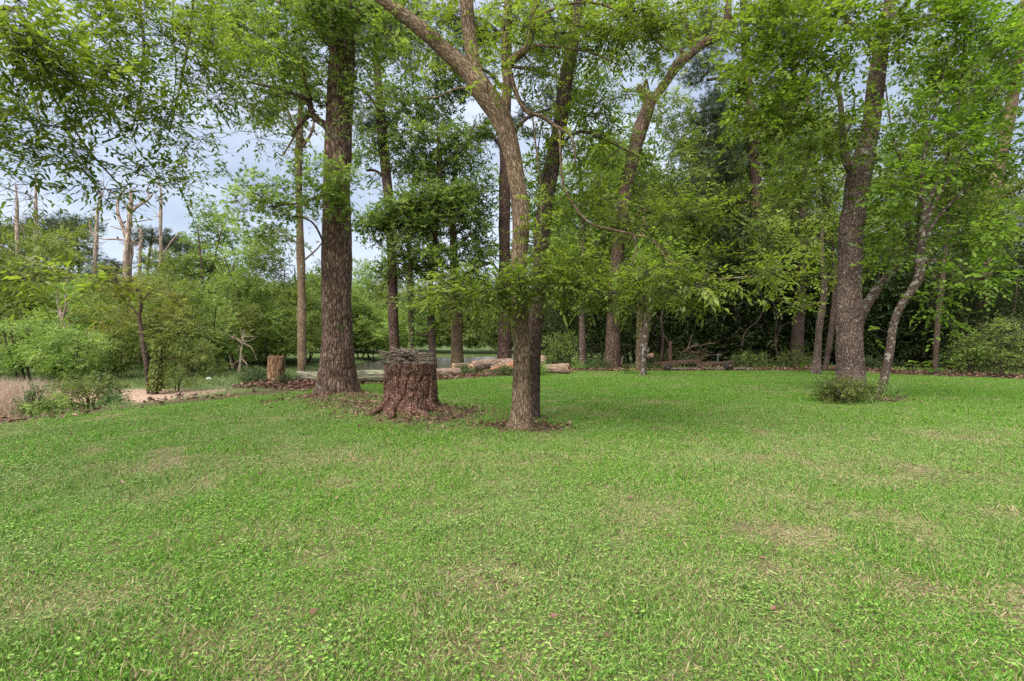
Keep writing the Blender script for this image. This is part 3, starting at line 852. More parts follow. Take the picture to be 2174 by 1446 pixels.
# vine leaves climbing on the oak
def vine_on(px, py, w, h, Y, n, label, size=.06, mat='pecan', cat='vine', seed=4, stempx=None):
    rng = np.random.default_rng(seed)
    c = P(px, py, Y); root = thing('climbing_vine', label, cat, tuple(c))
    mb = MB()
    pos = np.stack([rng.normal(0, w / F * Y / 2, n), rng.normal(0, .10, n) - .05, rng.uniform(-h, h, n) / F * Y / 2], -1)
    leaves(mb, pos, rng.normal(size=(n, 3)) + np.array([0, -.3, -.5]), np.array([0, -.4, 1]) + rng.normal(size=(n, 3)) * .5, size * rng.uniform(.7, 1.3, n), 'lance', rng.random(n))
    tag(mb.obj('leaves', M[mat], root, smooth=False), kind='stuff')
    q = catmull([(0, .02, -h / F * Y / 2 - .4), (.05, 0, -.1), (-.04, 0, h / F * Y / 2)], 14)
    mb = MB(); tube(mb, q, np.linspace(.012, .006, 14), 5); mb.obj('stem', M['twig'], root)
vine_on(745, 170, 60, 190, 11.55, 380, 'bright leafy vine clinging high on the big oak trunk', .10)
vine_on(725, 275, 70, 50, 11.5, 90, 'small sprig of pointed leaves on the oak trunk at the fork of its side limb', .09, seed=5)

# --- twin trunks in the middle
tree('twin_trunk_tree', 'smooth brown trunk in the centre that bends and forks into long leaning limbs', 'tree', 7.9,
     [(1106, 908, 62), (1107, 890, 48), (1108, 850, 42), (1108, 800, 41), (1107, 740, 41), (1105, 680, 42), (1102, 620, 40), (1101, 560, 40), (1106, 500, 40), (1105, 440, 41), (1098, 390, 40), (1090, 340, 41), (1078, 290, 44), (1062, 245, 48), (1040, 212, 50), (1016, 180, 47), (1005, 160, 42)],
     limbs=[[(1020, 185, 40), (990, 150, 37), (955, 117, 37), (915, 80, 34), (875, 46, 31), (830, 12, 27), (780, -25, 24), (700, -80, 20), (600, -130, 14)],
            [(1012, 190, 36), (1008, 150, 33), (1001, 110, 33), (994, 60, 32), (990, 0, 31), (985, -80, 27), (978, -180, 20)],
            [(1064, 250, 28), (1074, 215, 23), (1077, 180, 22), (1074, 145, 22), (1072, 110, 19), (1073, 60, 15), (1078, -10, 12), (1085, -80, 9)],
            [(1074, 140, 20), (1095, 122, 18), (1115, 106, 18), (1125, 85, 17), (1130, 50, 16), (1138, 0, 14), (1150, -60, 11)],
            [(1080, 145, 12), (1090, 180, 11), (1102, 212, 11), (1120, 237, 9), (1152, 249, 9), (1185, 272, 9), (1210, 286, 8), (1218, 310, 5), (1222, 350, 3)],
            [(1187, 275, 6), (1190, 320, 6), (1193, 373, 6), (1200, 405, 6), (1214, 430, 6), (1235, 458, 6), (1262, 478, 6), (1300, 488, 6), (1345, 498, 5), (1385, 510, 5), (1420, 540, 4), (1440, 560, 3)],
            [(1345, 498, 4), (1352, 530, 4), (1340, 560, 3), (1332, 590, 2)], [(1385, 510, 4), (1430, 560, 4, 7.5), (1500, 590, 3, 7.2), (1580, 588, 2.5, 7), (1680, 575, 2, 6.9)],
            [(998, 185, 7), (965, 190, 5), (930, 205, 4), (890, 210, 2.5)],
            [(1118, 106, 8), (1140, 97, 6), (1180, 100, 5), (1240, 108, 4), (1300, 130, 3)],
            [(1131, 250, 4), (1140, 330, 3.5), (1148, 400, 3), (1150, 520, 3), (1152, 640, 2.5)],
            [(1135, 40, 8), (1200, 10, 6), (1280, 10, 5), (1360, 60, 4), (1420, 110, 3)]],
     blobs=[(1105, 600, 60, 60, 7.3, .5, 12, .22, 10), (1050, 635, 60, 30, 7.2, .5, 6, .2, 9), (940, 615, 90, 45, 7.4, .8, 12, .22, 9),
            (1180, 590, 60, 75, 7.5, .6, 10, .22, 10), (1270, 590, 80, 70, 7.4, .8, 12, .24, 10), (1380, 610, 100, 38, 7.2, .8, 15, .24, 11),
            (1490, 610, 90, 20, 7.0, .6, 9, .2, 10), (1620, 582, 70, 10, 6.9, .5, 6, .15, 7), (1440, 560, 90, 22, 7.6, .6, 6, .22, 9),
            (1250, 470, 90, 90, 8.2, .8, 12, .28, 8), (1410, 470, 90, 60, 8.0, .8, 8, .26, 9), (1480, 450, 70, 40, 7.8, .6, 7, .25, 9),
            (1280, 240, 80, 120, 8.5, 1.0, 11, .3, 10), (1250, 60, 130, 70, 8.0, 1.0, 18, .32, 11), (1400, 60, 130, 70, 7.8, 1.0, 17, .32, 11),
            (1150, 60, 90, 90, 7.8, .9, 12, .3, 10), (1150, 250, 60, 90, 8.2, .5, 8, .25, 6), (900, 60, 90, 60, 8.3, .8, 8, .3, 8),
            (1050, 60, 60, 50, 8.4, .7, 6, .28, 7), (1070, 170, 40, 30, 7.4, .3, 3, .2, 7), (1180, 350, 50, 90, 8.0, .5, 7, .25, 6), (1150, 470, 40, 60, 7.6, .4, 5, .2, 6),
            (1000, -120, 330, 90, 8.2, 2.0, 26, .5, 10)],
     spec='pecan', leaf='pecan', bark='bark_brown', seed=12, sides=44, rows=240, amp=.006, fa=14, fl=flare(.32, .14, 4, .2, .3), dens=1.0, size=1.0)
tree('twin_trunk_tree', 'darker rough barked trunk right behind the central one, leaning to the right', 'tree', 8.8,
     [(1128, 888, 36), (1129, 860, 33), (1130, 800, 32), (1131, 740, 31), (1137, 680, 30), (1143, 620, 28), (1147, 560, 27), (1151, 500, 29), (1160, 420, 29), (1168, 370, 29), (1177, 320, 27), (1190, 260, 26), (1200, 180, 28), (1211, 120, 28), (1220, 60, 26), (1228, 0, 22), (1236, -90, 18), (1245, -200, 12)],
     limbs=[[(1210, 118, 8), (1235, 104, 6), (1262, 108, 5)], [(1188, 118, 6), (1165, 97, 6), (1130, 97, 5), (1100, 92, 5), (1060, 72, 4)],
            [(1178, 318, 8), (1230, 280, 6), (1290, 300, 5), (1350, 330, 3)], [(1215, 80, 9), (1270, 30, 7), (1330, -20, 4)]],
     blobs=[(1215, 200, 60, 60, 9.0, .6, 8, .3, 9), (1290, 350, 50, 70, 9.6, .8, 7, .32, 8), (1300, 20, 120, 60, 9.5, 1.0, 14, .35, 10),
            (1180, 420, 50, 70, 9.2, .5, 6, .28, 7), (1250, -120, 150, 60, 9.5, 1.2, 10, .5, 9), (1230, 560, 60, 60, 9.4, .5, 8, .3, 9), (1100, 30, 50, 50, 9.4, .5, 6, .3, 8)],
     spec='pecan', leaf='pecan', bark='bark_dark', seed=13, sides=40, rows=200, amp=.009, fa=14, fl=flare(.25, .15, 3, 1, .3))

for k, (rows, Y, lab) in enumerate([
        ([(1152, 250, 3), (1142, 330, 3), (1150, 400, 2.5), (1147, 480, 2.5), (1156, 560, 2)], 8.3, 'thin vine hanging free between the two central trunks'),
        ([(372, -40, 3), (366, 60, 3), (374, 150, 2.5), (362, 240, 2), (340, 290, 1.5)], 7.2, 'thin dark vine stem hanging down through the upper left boughs'),
        ([(2010, 520, 2.5), (2030, 600, 2.5), (2045, 660, 2), (2062, 720, 1.5)], 11.2, 'pale drooping bare twig right of the curving lichen spotted trunk')]):
    q, rr_ = stem_pts(rows, Y, 24); b_ = q[0].copy()
    mb = MB(); tube(mb, q - b_, rr_, 6)
    tag(mb.obj('hanging_vine', M['twig'], loc=tuple(b_)), lab, 'vine')

# --- big tree on the right and its neighbours
tree('broadleaf_tree', 'thick pale grey-brown trunk with scaly bark rising out of a leafy shrub on the right', 'tree', 12.3,
     [(1805, 842, 70), (1805, 800, 61), (1804, 740, 56), (1803, 660, 53), (1803, 600, 48), (1804, 540, 49), (1808, 480, 50), (1817, 425, 50), (1824, 370, 54), (1838, 320, 42), (1848, 270, 42), (1855, 220, 42), (1862, 160, 41), (1872, 100, 38), (1880, 60, 34), (1890, 0, 30), (1900, -90, 25), (1915, -220, 18)],
     limbs=[[(1815, 372, 26), (1795, 335, 18), (1788, 300, 15), (1787, 250, 14), (1783, 210, 13), (1776, 180, 11), (1780, 160, 8), (1800, 130, 5)],
            [(1782, 200, 8), (1755, 165, 7), (1720, 130, 5), (1670, 110, 3)], [(1790, 300, 6), (1810, 250, 4), (1815, 200, 3)],
            [(1868, 120, 14), (1820, 60, 10), (1760, 10, 7)], [(1878, 60, 14), (1930, 0, 9), (2000, -60, 6)]],
     blobs=[(1700, 120, 110, 80, 11.0, 1.2, 30, .45, 11), (1610, 60, 80, 60, 11.0, 1.0, 16, .45, 10), (1660, 230, 90, 50, 10.8, 1.0, 18, .4, 11), (1760, 40, 110, 60, 11.5, 1.2, 20, .45, 11),
            (1620, 190, 60, 40, 10.8, .7, 8, .35, 9), (1760, 280, 60, 60, 11.4, .8, 10, .38, 9), (1900, 60, 90, 60, 11.2, 1.0, 16, .4, 10), (1700, 370, 70, 40, 12.2, .7, 8, .38, 9),
            (1850, 330, 30, 20, 11.6, .3, 3, .3, 8), (1980, 90, 100, 80, 12.5, 1.2, 16, .45, 10), (1800, -120, 260, 90, 12, 2.4, 22, .7, 10)],
     spec='broad', leaf='broad', bark='bark_grey', seed=21, sides=90, rows=360, amp=.018, fa=9, fl=flare(.30, .25, 5, 2), size=1.3)
tree('leaning_tree', 'slender lichen spotted trunk curving to the right beside the big right tree', 'tree', 11.8,
     [(1868, 846, 28), (1872, 830, 24), (1880, 790, 22), (1889, 745, 21), (1895, 700, 20), (1905, 665, 20), (1922, 635, 20), (1940, 610, 21), (1951, 585, 22), (1952, 550, 20), (1956, 510, 18), (1962, 470, 16), (1968, 430, 14)],
     limbs=[[(1960, 480, 12), (1985, 430, 9), (2020, 370, 7), (2060, 290, 6), (2110, 200, 5), (2150, 120, 4)],
            [(1962, 470, 12), (1960, 420, 9), (1957, 380, 8), (1968, 300, 6), (1990, 220, 5), (2010, 120, 4)],
            [(1966, 440, 9), (1930, 380, 6), (1905, 320, 5), (1890, 260, 4), (1880, 180, 3)],
            [(1968, 440, 9), (2000, 360, 6), (2030, 270, 5), (2040, 180, 4), (2050, 60, 3)],
            [(1958, 520, 10), (1985, 470, 8), (2030, 420, 6), (2090, 370, 5), (2150, 330, 4)],
            [(1962, 545, 6), (1985, 590, 4), (2000, 640, 3), (2018, 690, 2.5), (2030, 735, 2)],
            [(1956, 550, 8), (2010, 555, 5), (2060, 575, 4), (2120, 600, 2.5)]],
     blobs=[(1990, 280, 110, 90, 11.4, 1.2, 22, .42, 9), (2100, 330, 80, 90, 11.5, 1.2, 20, .42, 10), (2090, 150, 100, 100, 11.5, 1.3, 26, .45, 10), (1900, 400, 70, 60, 11.2, .8, 12, .38, 9),
            (2000, 460, 90, 50, 12.4, .9, 14, .38, 9), (2100, 490, 80, 50, 11.2, 1.0, 18, .4, 10), (2060, 585, 70, 22, 10.8, .7, 10, .3, 9), (1900, 545, 40, 16, 11.0, .7, 4, .26, 8),
            (1870, 480, 40, 24, 11.9, .4, 3, .3, 8), (2010, 680, 26, 20, 11.6, .2, 3, .18, 6), (2160, 60, 60, 90, 11.5, 1.2, 12, .45, 10),
            (1990, 640, 30, 20, 11.3, .3, 3, .25, 7), (2020, 30, 90, 50, 11.5, 1, 14, .4, 10), (1850, 700, 16, 10, 11.9, .2, 1, .2, 5)],
     spec='broad', leaf='broad', bark='bark_lichen', seed=22, sides=26, rows=120, amp=.006, fa=12, size=1.25)
tree('leaning_tree', 'thin diagonal trunk with pale blotches leaning out from behind the big right tree', 'tree', 13.2,
     [(1806, 790, 22), (1812, 740, 20), (1822, 690, 20), (1836, 655, 20), (1858, 620, 19), (1880, 590, 18), (1905, 565, 17), (1922, 545, 16), (1930, 510, 14), (1925, 470, 10)],
     limbs=[[(1922, 545, 10), (1945, 500, 8), (1950, 430, 7), (1940, 360, 5)]],
     blobs=[(1900, 520, 60, 30, 12.8, .6, 8, .35, 9), (1945, 380, 50, 60, 13, .6, 8, .35, 9), (1850, 570, 50, 20, 12.8, .5, 5, .3, 8)],
     spec='broad', leaf='broad', bark='bark_lichen', seed=23, sides=22, rows=80, amp=.006, fa=12, size=1.25)
tree('young_tree', 'slim knobbly young trunk standing alone left of the big right tree', 'tree', 20.0,
     [(1732, 797, 22), (1734, 770, 19), (1737, 730, 17), (1740, 690, 17), (1746, 650, 16), (1751, 610, 15), (1748, 570, 12), (1745, 520, 10), (1746, 470, 8)],
     limbs=[[(1749, 640, 6), (1700, 650, 4), (1660, 640, 3)], [(1750, 600, 6), (1790, 560, 4), (1830, 540, 3)], [(1747, 560, 6), (1700, 540, 4), (1650, 545, 3)]],
     blobs=[(1680, 645, 50, 10, 19, .6, 4, .32, 4), (1660, 550, 60, 20, 19, 1.0, 5, .4, 4), (1740, 490, 70, 50, 19.5, 1.2, 9, .5, 4), (1790, 580, 40, 24, 19, .8, 4, .4, 4), (1700, 590, 50, 14, 18.8, .7, 3, .35, 4)],
     spec='broad', leaf='yellow', bark='bark_grey', seed=24, sides=16, rows=50, amp=.01, size=1.5)

tree('understorey_tree', 'yellow green understorey tree filling the space between the tall pine and the big right tree', 'tree', 22.0,
     [(1752, 785, 14), (1765, 700, 12), (1772, 600, 11), (1765, 500, 10), (1750, 420, 9), (1735, 350, 7)],
     limbs=[[(1765, 520, 6), (1710, 470, 4), (1670, 430, 3)], [(1755, 440, 6), (1790, 380, 4), (1800, 320, 3)]],
     blobs=[(1700, 400, 70, 60, 22, 1.5, 14, .7, 10), (1760, 300, 60, 70, 22, 1.5, 12, .7, 9), (1680, 280, 60, 60, 22, 1.5, 10, .7, 9), (1760, 500, 60, 50, 22, 1.3, 10, .6, 10), (1640, 480, 50, 40, 22, 1.3, 8, .6, 9)],
     spec='oak_mid', leaf='oak', bark='bark_dark', seed=46, size=1.1)
tree('understorey_tree', 'leafy understorey tree behind the many stemmed leaning one at the right', 'tree', 19.5,
     [(1985, 790, 15), (1990, 700, 13), (2000, 600, 12), (2010, 500, 11), (2015, 400, 9), (2020, 300, 7)],
     limbs=[[(2008, 520, 6), (1960, 460, 4), (1920, 420, 3)], [(2012, 440, 6), (2070, 380, 4), (2120, 330, 3)]],
     blobs=[(2000, 400, 90, 70, 19.5, 1.4, 18, .65, 10), (2100, 470, 80, 60, 19.5, 1.4, 16, .65, 10), (1930, 330, 60, 60, 19.5, 1.3, 10, .6, 9), (2050, 250, 90, 80, 19.5, 1.4, 14, .65, 9), (1920, 480, 50, 40, 19.5, 1.2, 8, .55, 9), (2030, 120, 120, 70, 19.5, 1.4, 12, .65, 9)],
     spec='oak_mid', leaf='oak', bark='bark_dark', seed=47, size=1.0)

# --- trunks across the middle distance
tree('ivy_topped_tree', 'tall slim straight trunk left of the big oak, its top wrapped in leaves', 'tree', 26.0,
     [(641, 806, 20), (641, 790, 18), (641, 700, 18), (640, 600, 18), (637, 500, 16), (635, 420, 15), (634, 350, 14), (636, 290, 14), (638, 240, 14), (640, 200, 10), (645, 120, 8)],
     limbs=[[(636, 300, 9), (620, 260, 6), (600, 200, 5)], [(636, 320, 8), (662, 280, 6), (668, 240, 4)], [(637, 260, 8), (625, 290, 5), (600, 330, 4)],
            [(636, 520, 5), (600, 500, 3), (560, 510, 2)], [(637, 560, 5), (680, 520, 3), (700, 470, 2)]],
     blobs=[(600, 230, 90, 60, 26, 2, 14, .8, 9), (650, 150, 90, 60, 26, 2, 16, .9, 9), (600, 500, 60, 30, 25.5, 1.5, 6, .6, 6), (690, 450, 40, 60, 26.5, 1.2, 6, .7, 6)],
     spec='oak_mid', leaf='oak', bark='bark_brown', seed=31, ivy=(.55, .92, 700, .16, .16), twigs=True, amp=.01)
def pine(label, Y, trunk, limbs, blobs, seed, **k):
    return tree('pine_tree', label, 'pine tree', Y, trunk, limbs, blobs, spec='pine', leaf='pine', bark='bark_pine', seed=seed, amp=.012, **k)
pine('straight reddish pine trunk rising directly behind the stick topped stump', 27,
     [(838, 790, 27), (838, 760, 25), (836, 700, 23), (834, 600, 20), (830, 500, 20), (825, 420, 20), (818, 350, 20), (812, 290, 20), (806, 220, 19), (800, 120, 17), (796, 0, 15), (790, -160, 11), (786, -280, 6)],
     [[(812, 372, 7), (795, 362, 6), (778, 362, 5)], [(806, 240, 8), (780, 200, 5), (740, 180, 4)], [(800, 140, 8), (850, 90, 6), (900, 80, 4)], [(798, 60, 8), (750, 20, 5)]],
     [(770, 250, 50, 40, 27, 1.5, 8, .7, 18), (850, 60, 110, 60, 27, 2.5, 22, .8, 18), (740, 60, 90, 60, 27, 2.5, 16, .8, 18), (790, -120, 160, 90, 27, 4, 24, 1.0, 16), (600, 310, 40, 40, 27, 1.2, 0, .6, 16)][:4], 32)
tree('ivy_covered_tree', 'thin dark trunk covered with ivy just right of the stump sticks', 'tree', 26,
     [(873, 785, 10), (873, 740, 9), (873, 700, 9), (872, 640, 9), (870, 580, 9), (868, 520, 8), (862, 470, 7), (850, 420, 5)],
     limbs=[[(870, 600, 5), (840, 560, 3), (820, 540, 2)]], blobs=[(840, 520, 50, 30, 26, 1.2, 8, .6, 8), (860, 440, 60, 40, 26, 1.2, 10, .6, 9)],
     spec='oak_mid', leaf='dark', bark='bark_dark', seed=33, ivy=(.05, .95, 900, .12, .06))
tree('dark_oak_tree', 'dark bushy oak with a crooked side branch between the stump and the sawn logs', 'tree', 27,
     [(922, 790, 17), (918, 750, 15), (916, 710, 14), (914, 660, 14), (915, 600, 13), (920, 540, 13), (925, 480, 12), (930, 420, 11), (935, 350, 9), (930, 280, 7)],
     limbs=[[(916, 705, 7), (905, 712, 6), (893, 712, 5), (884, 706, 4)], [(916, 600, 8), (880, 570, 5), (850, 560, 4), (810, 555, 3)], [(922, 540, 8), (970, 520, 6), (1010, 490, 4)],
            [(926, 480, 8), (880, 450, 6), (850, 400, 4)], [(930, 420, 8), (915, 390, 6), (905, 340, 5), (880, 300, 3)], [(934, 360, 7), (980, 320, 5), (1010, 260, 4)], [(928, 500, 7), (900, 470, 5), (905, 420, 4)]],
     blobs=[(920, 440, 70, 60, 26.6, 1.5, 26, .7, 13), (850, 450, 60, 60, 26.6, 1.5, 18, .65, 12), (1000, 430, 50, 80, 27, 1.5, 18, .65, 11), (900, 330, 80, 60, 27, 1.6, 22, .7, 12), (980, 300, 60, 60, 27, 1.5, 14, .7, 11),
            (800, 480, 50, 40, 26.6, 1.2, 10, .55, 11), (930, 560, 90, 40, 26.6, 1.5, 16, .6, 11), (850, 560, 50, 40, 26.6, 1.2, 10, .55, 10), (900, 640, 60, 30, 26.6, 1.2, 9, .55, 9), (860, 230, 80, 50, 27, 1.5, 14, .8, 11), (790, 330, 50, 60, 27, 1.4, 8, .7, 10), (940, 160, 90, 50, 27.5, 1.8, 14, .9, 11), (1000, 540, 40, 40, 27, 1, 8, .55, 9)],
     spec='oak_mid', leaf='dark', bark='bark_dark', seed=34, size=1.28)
tree('oak_tree', 'thick brown trunk with a dark crown, directly behind the short sawn logs', 'tree', 30,
     [(972, 786, 32), (971, 770, 29), (970, 740, 26), (970, 700, 25), (968, 640, 22), (966, 600, 20), (964, 560, 18), (963, 520, 16), (960, 460, 14), (965, 380, 11), (970, 300, 8)],
     limbs=[[(964, 560, 10), (940, 525, 8), (910, 505, 6), (880, 490, 4)], [(963, 500, 8), (1000, 470, 5), (1030, 440, 4)], [(960, 450, 8), (940, 400, 6), (935, 340, 4)], [(964, 600, 8), (1010, 570, 5), (1040, 560, 3)]],
     blobs=[(960, 400, 80, 70, 30, 2, 18, .8, 12), (1010, 500, 50, 60, 30, 1.5, 10, .7, 10), (900, 500, 60, 40, 30, 1.5, 10, .7, 11), (980, 600, 70, 30, 30, 1.5, 10, .65, 10), (930, 250, 80, 60, 30, 2, 12, .9, 10), (1020, 620, 40, 30, 30, 1, 6, .6, 9)],
     spec='oak_mid', leaf='dark', bark='bark_brown', seed=35, size=1.3)
pine('big dark barked pine behind the central trunks at the end of the long pink log', 29,
     [(1072, 782, 36), (1071, 760, 32), (1071, 700, 28), (1071, 600, 26), (1071, 500, 24), (1071, 400, 23), (1073, 300, 22), (1076, 200, 20), (1078, 90, 18), (1080, -40, 15), (1082, -200, 10)],
     [[(1072, 330, 8), (1040, 280, 6), (1010, 270, 4)], [(1073, 300, 8), (1120, 250, 6), (1170, 230, 4)], [(1076, 200, 9), (1030, 150, 6), (960, 140, 5)], [(1078, 140, 9), (1140, 150, 6), (1200, 170, 4)], [(1078, 90, 9), (1020, 40, 6), (960, 40, 4)],
      [(1074, 560, 6), (1100, 520, 4), (1110, 500, 3)], [(1068, 590, 6), (1045, 560, 4), (1020, 560, 3)]],
     [(1010, 60, 80, 50, 29, 2.5, 18, .7, 18), (1140, 90, 80, 60, 29, 2.5, 18, .7, 18), (1180, 200, 50, 40, 29, 1.8, 10, .6, 16), (1000, 160, 60, 40, 29, 2, 9, .6, 16), (1120, 250, 40, 30, 29, 1.2, 6, .5, 15), (1040, 290, 40, 30, 29, 1.2, 5, .5, 14), (1080, -100, 160, 90, 29, 3, 20, 1, 15)], 36)
tree('young_tree', 'straight thin grey trunk just right of the twin trunks at the lawn edge', 'tree', 24.5,
     [(1238, 782, 17), (1237, 760, 15), (1236, 700, 14), (1236, 640, 13), (1237, 580, 12), (1238, 520, 11), (1237, 460, 10), (1234, 400, 8), (1230, 340, 6)],
     limbs=[[(1237, 560, 6), (1270, 520, 4), (1290, 480, 3)], [(1237, 500, 6), (1205, 460, 4), (1190, 430, 3)]],
     blobs=[(1240, 420, 60, 80, 24.5, 1.5, 16, .6, 10), (1200, 500, 40, 50, 24.5, 1.2, 9, .55, 9), (1280, 520, 40, 50, 24.5, 1.2, 9, .55, 9), (1240, 620, 40, 40, 24.3, 1, 7, .5, 8), (1250, 330, 50, 50, 24.5, 1.2, 10, .6, 9)],
     spec='pecan_mid', leaf='oak', bark='bark_grey', seed=37, size=1.3)
tree('bent_oak_tree', 'big leaning trunk at the lawn edge with a knotted limb twisting up to the right', 'tree', 23.5,
     [(1300, 790, 42), (1300, 775, 37), (1301, 740, 33), (1302, 700, 30), (1304, 640, 30), (1306, 600, 30), (1309, 560, 28), (1313, 520, 27), (1318, 470, 27), (1324, 430, 27), (1331, 390, 27), (1340, 345, 28), (1352, 300, 28), (1363, 265, 29), (1372, 240, 28), (1382, 215, 24)],
     limbs=[[(1378, 225, 22), (1395, 200, 18), (1420, 165, 17), (1440, 135, 20), (1462, 118, 18), (1490, 95, 17), (1520, 78, 17), (1540, 55, 16), (1546, 20, 15), (1548, -40, 13), (1550, -140, 9)],
            [(1378, 225, 20), (1370, 205, 20), (1360, 192, 17), (1352, 186, 12)], [(1366, 190, 6), (1372, 170, 5), (1378, 195, 5), (1392, 216, 4)],
            [(1398, 195, 8), (1425, 160, 8), (1450, 140, 6)], [(1460, 115, 9), (1440, 105, 7), (1425, 92, 5)], [(1480, 100, 8), (1460, 60, 6), (1450, 20, 4)],
            [(1545, 40, 9), (1600, 20, 6), (1660, 10, 4)], [(1345, 330, 8), (1300, 300, 5), (1260, 290, 3)], [(1318, 480, 7), (1360, 450, 5), (1400, 440, 3)]],
     blobs=[(1300, 330, 50, 60, 23.3, 1.2, 10, .55, 9), (1420, 230, 60, 60, 23.3, 1.5, 10, .55, 9), (1500, 30, 90, 40, 23.5, 1.8, 14, .6, 10), (1400, 420, 40, 60, 23.8, 1.5, 9, .5, 9), (1420, 130, 40, 30, 23, 1, 4, .45, 8),
            (1270, 440, 26, 60, 23.4, 1.0, 7, .45, 8), (1310, 620, 40, 50, 22.8, .8, 6, .45, 7), (1560, 130, 60, 50, 23.5, 1.5, 8, .6, 8), (1450, 380, 50, 50, 23.4, 1.3, 8, .55, 8), (1280, 180, 60, 60, 23.3, 1.4, 9, .6, 9), (1350, 90, 70, 50, 23.3, 1.4, 9, .6, 9), (1460, 320, 40, 40, 23.3, 1.2, 6, .5, 9), (1400, 500, 60, 40, 23, 1.2, 10, .55, 9)],
     spec='pecan_mid', leaf='oak', bark='bark_oak', seed=38, size=1.2, sides=40, rows=200, amp=.025, fa=7, fl=flare(.3, .4, 4, 1))
tree('young_tree', 'short pale crooked trunk with lichen in front of the boat trailer end', 'tree', 19.4,
     [(1365, 800, 20), (1366, 780, 16), (1365, 760, 16), (1367, 730, 15), (1371, 700, 14), (1376, 665, 13), (1382, 640, 12), (1388, 600, 9), (1395, 560, 7), (1400, 510, 5)],
     limbs=[[(1367, 758, 6), (1374, 745, 7), (1379, 738, 5)], [(1386, 610, 5), (1420, 580, 3), (1450, 570, 2)]],
     blobs=[(1400, 540, 60, 50, 19.2, 1.2, 10, .45, 9), (1350, 600, 40, 40, 19.2, .8, 6, .4, 8)],
     spec='pecan_mid', leaf='pecan', bark='bark_lichen', seed=39, size=1.15)
tree('young_tree', 'dark straight trunk half hidden behind the short crooked pale one', 'tree', 22.5,
     [(1357, 788, 18), (1357, 740, 16), (1358, 690, 15), (1359, 620, 13), (1362, 540, 11), (1368, 460, 8)],
     limbs=[[(1360, 600, 5), (1390, 560, 4), (1420, 555, 3)]],
     blobs=[(1370, 480, 60, 60, 22.5, 1.2, 12, .5, 9), (1390, 570, 50, 40, 22.5, 1.2, 8, .5, 9)],
     spec='oak_mid', leaf='dark', bark='bark_brown', seed=40)
pine('tall pine with whorled dark branches between the leaning oak and the big right tree', 31,
     [(1612, 790, 30), (1611, 700, 28), (1610, 600, 27), (1608, 500, 26), (1606, 430, 25), (1603, 370, 24), (1598, 310, 23), (1594, 250, 22), (1588, 180, 21), (1584, 110, 20), (1580, 40, 18), (1578, -60, 15), (1575, -200, 10)],
     [[(1602, 430, 8), (1580, 428, 6), (1555, 436, 5)], [(1597, 305, 9), (1570, 300, 7), (1540, 298, 5), (1500, 310, 3)], [(1594, 245, 9), (1560, 232, 7), (1520, 232, 5), (1480, 240, 4)], [(1592, 205, 9), (1560, 200, 7), (1530, 205, 6), (1490, 230, 4)],
      [(1588, 160, 9), (1550, 140, 8), (1515, 145, 7), (1490, 165, 5)], [(1590, 170, 9), (1545, 165, 7), (1500, 170, 6)], [(1586, 150, 8), (1620, 120, 6), (1660, 110, 4)], [(1606, 415, 6), (1625, 395, 5), (1660, 380, 3)], [(1600, 345, 6), (1630, 330, 4)],
      [(1582, 90, 9), (1540, 60, 6), (1500, 30, 4)], [(1596, 280, 7), (1570, 262, 5), (1540, 260, 4), (1500, 280, 3)]],
     [(1500, 260, 50, 40, 31, 2, 12, .7, 18), (1480, 400, 60, 40, 31, 2, 12, .7, 18), (1530, 360, 50, 30, 31, 2, 9, .7, 18), (1500, 160, 50, 40, 31, 2, 10, .7, 16), (1500, 60, 90, 50, 31, 2.5, 18, .8, 18), (1640, 60, 80, 60, 31, 2.5, 16, .8, 18),
      (1660, 380, 40, 40, 31, 1.6, 7, .7, 16), (1640, 200, 40, 60, 31, 1.6, 9, .7, 16), (1570, -110, 150, 80, 31, 3.5, 20, 1, 16), (1540, 220, 50, 30, 30.5, 1.6, 10, .6, 18), (1540, 310, 50, 30, 31, 1.6, 9, .6, 18), (1450, 320, 40, 60, 31, 1.6, 8, .7, 16), (1560, 500, 40, 40, 31, 1.6, 8, .6, 16)], 41)
pine('grey forked pine trunk seen through the leaves right of the tall whorled pine', 38,
     [(1640, 780, 20), (1640, 600, 19), (1640, 480, 18), (1638, 400, 17), (1634, 350, 16), (1634, 280, 12), (1640, 200, 9)],
     [[(1635, 360, 8), (1620, 320, 6), (1610, 290, 4)], [(1637, 390, 8), (1652, 360, 6), (1665, 330, 4)]], [(1640, 250, 60, 60, 38, 2, 14, .9, 16), (1670, 330, 40, 30, 38, 2, 7, .8, 14)], 42)
pine('slim dark pine trunk left of the big right tree, partly masked by leaves', 33,
     [(1682, 785, 20), (1681, 650, 19), (1680, 500, 18), (1680, 400, 17), (1681, 310, 15), (1684, 200, 13), (1687, 90, 11), (1690, -60, 8)],
     [[(1681, 320, 6), (1700, 295, 5), (1720, 292, 3)]], [(1690, 40, 80, 60, 33, 2.5, 16, .9, 16), (1700, 200, 50, 50, 33, 2, 8, .8, 14)], 43)
tree('dark_tree', 'broad dark trunk deep in the shade of the woods above the trailer boards', 'tree', 27.5,
     [(1692, 782, 40), (1692, 740, 32), (1694, 700, 28), (1697, 640, 26), (1700, 560, 24), (1704, 470, 22), (1708, 380, 20), (1712, 300, 17), (1716, 200, 13)],
     limbs=[[(1699, 600, 9), (1660, 560, 6), (1620, 540, 4)], [(1710, 330, 8), (1750, 290, 6), (1770, 230, 4)]],
     blobs=[(1700, 480, 70, 60, 27, 1.8, 16, .7, 11), (1640, 530, 60, 50, 27, 1.8, 14, .7, 11), (1740, 300, 60, 90, 27, 1.8, 14, .8, 10)],
     spec='oak_mid', leaf='dark', bark='bark_dark', seed=44, size=1.2)
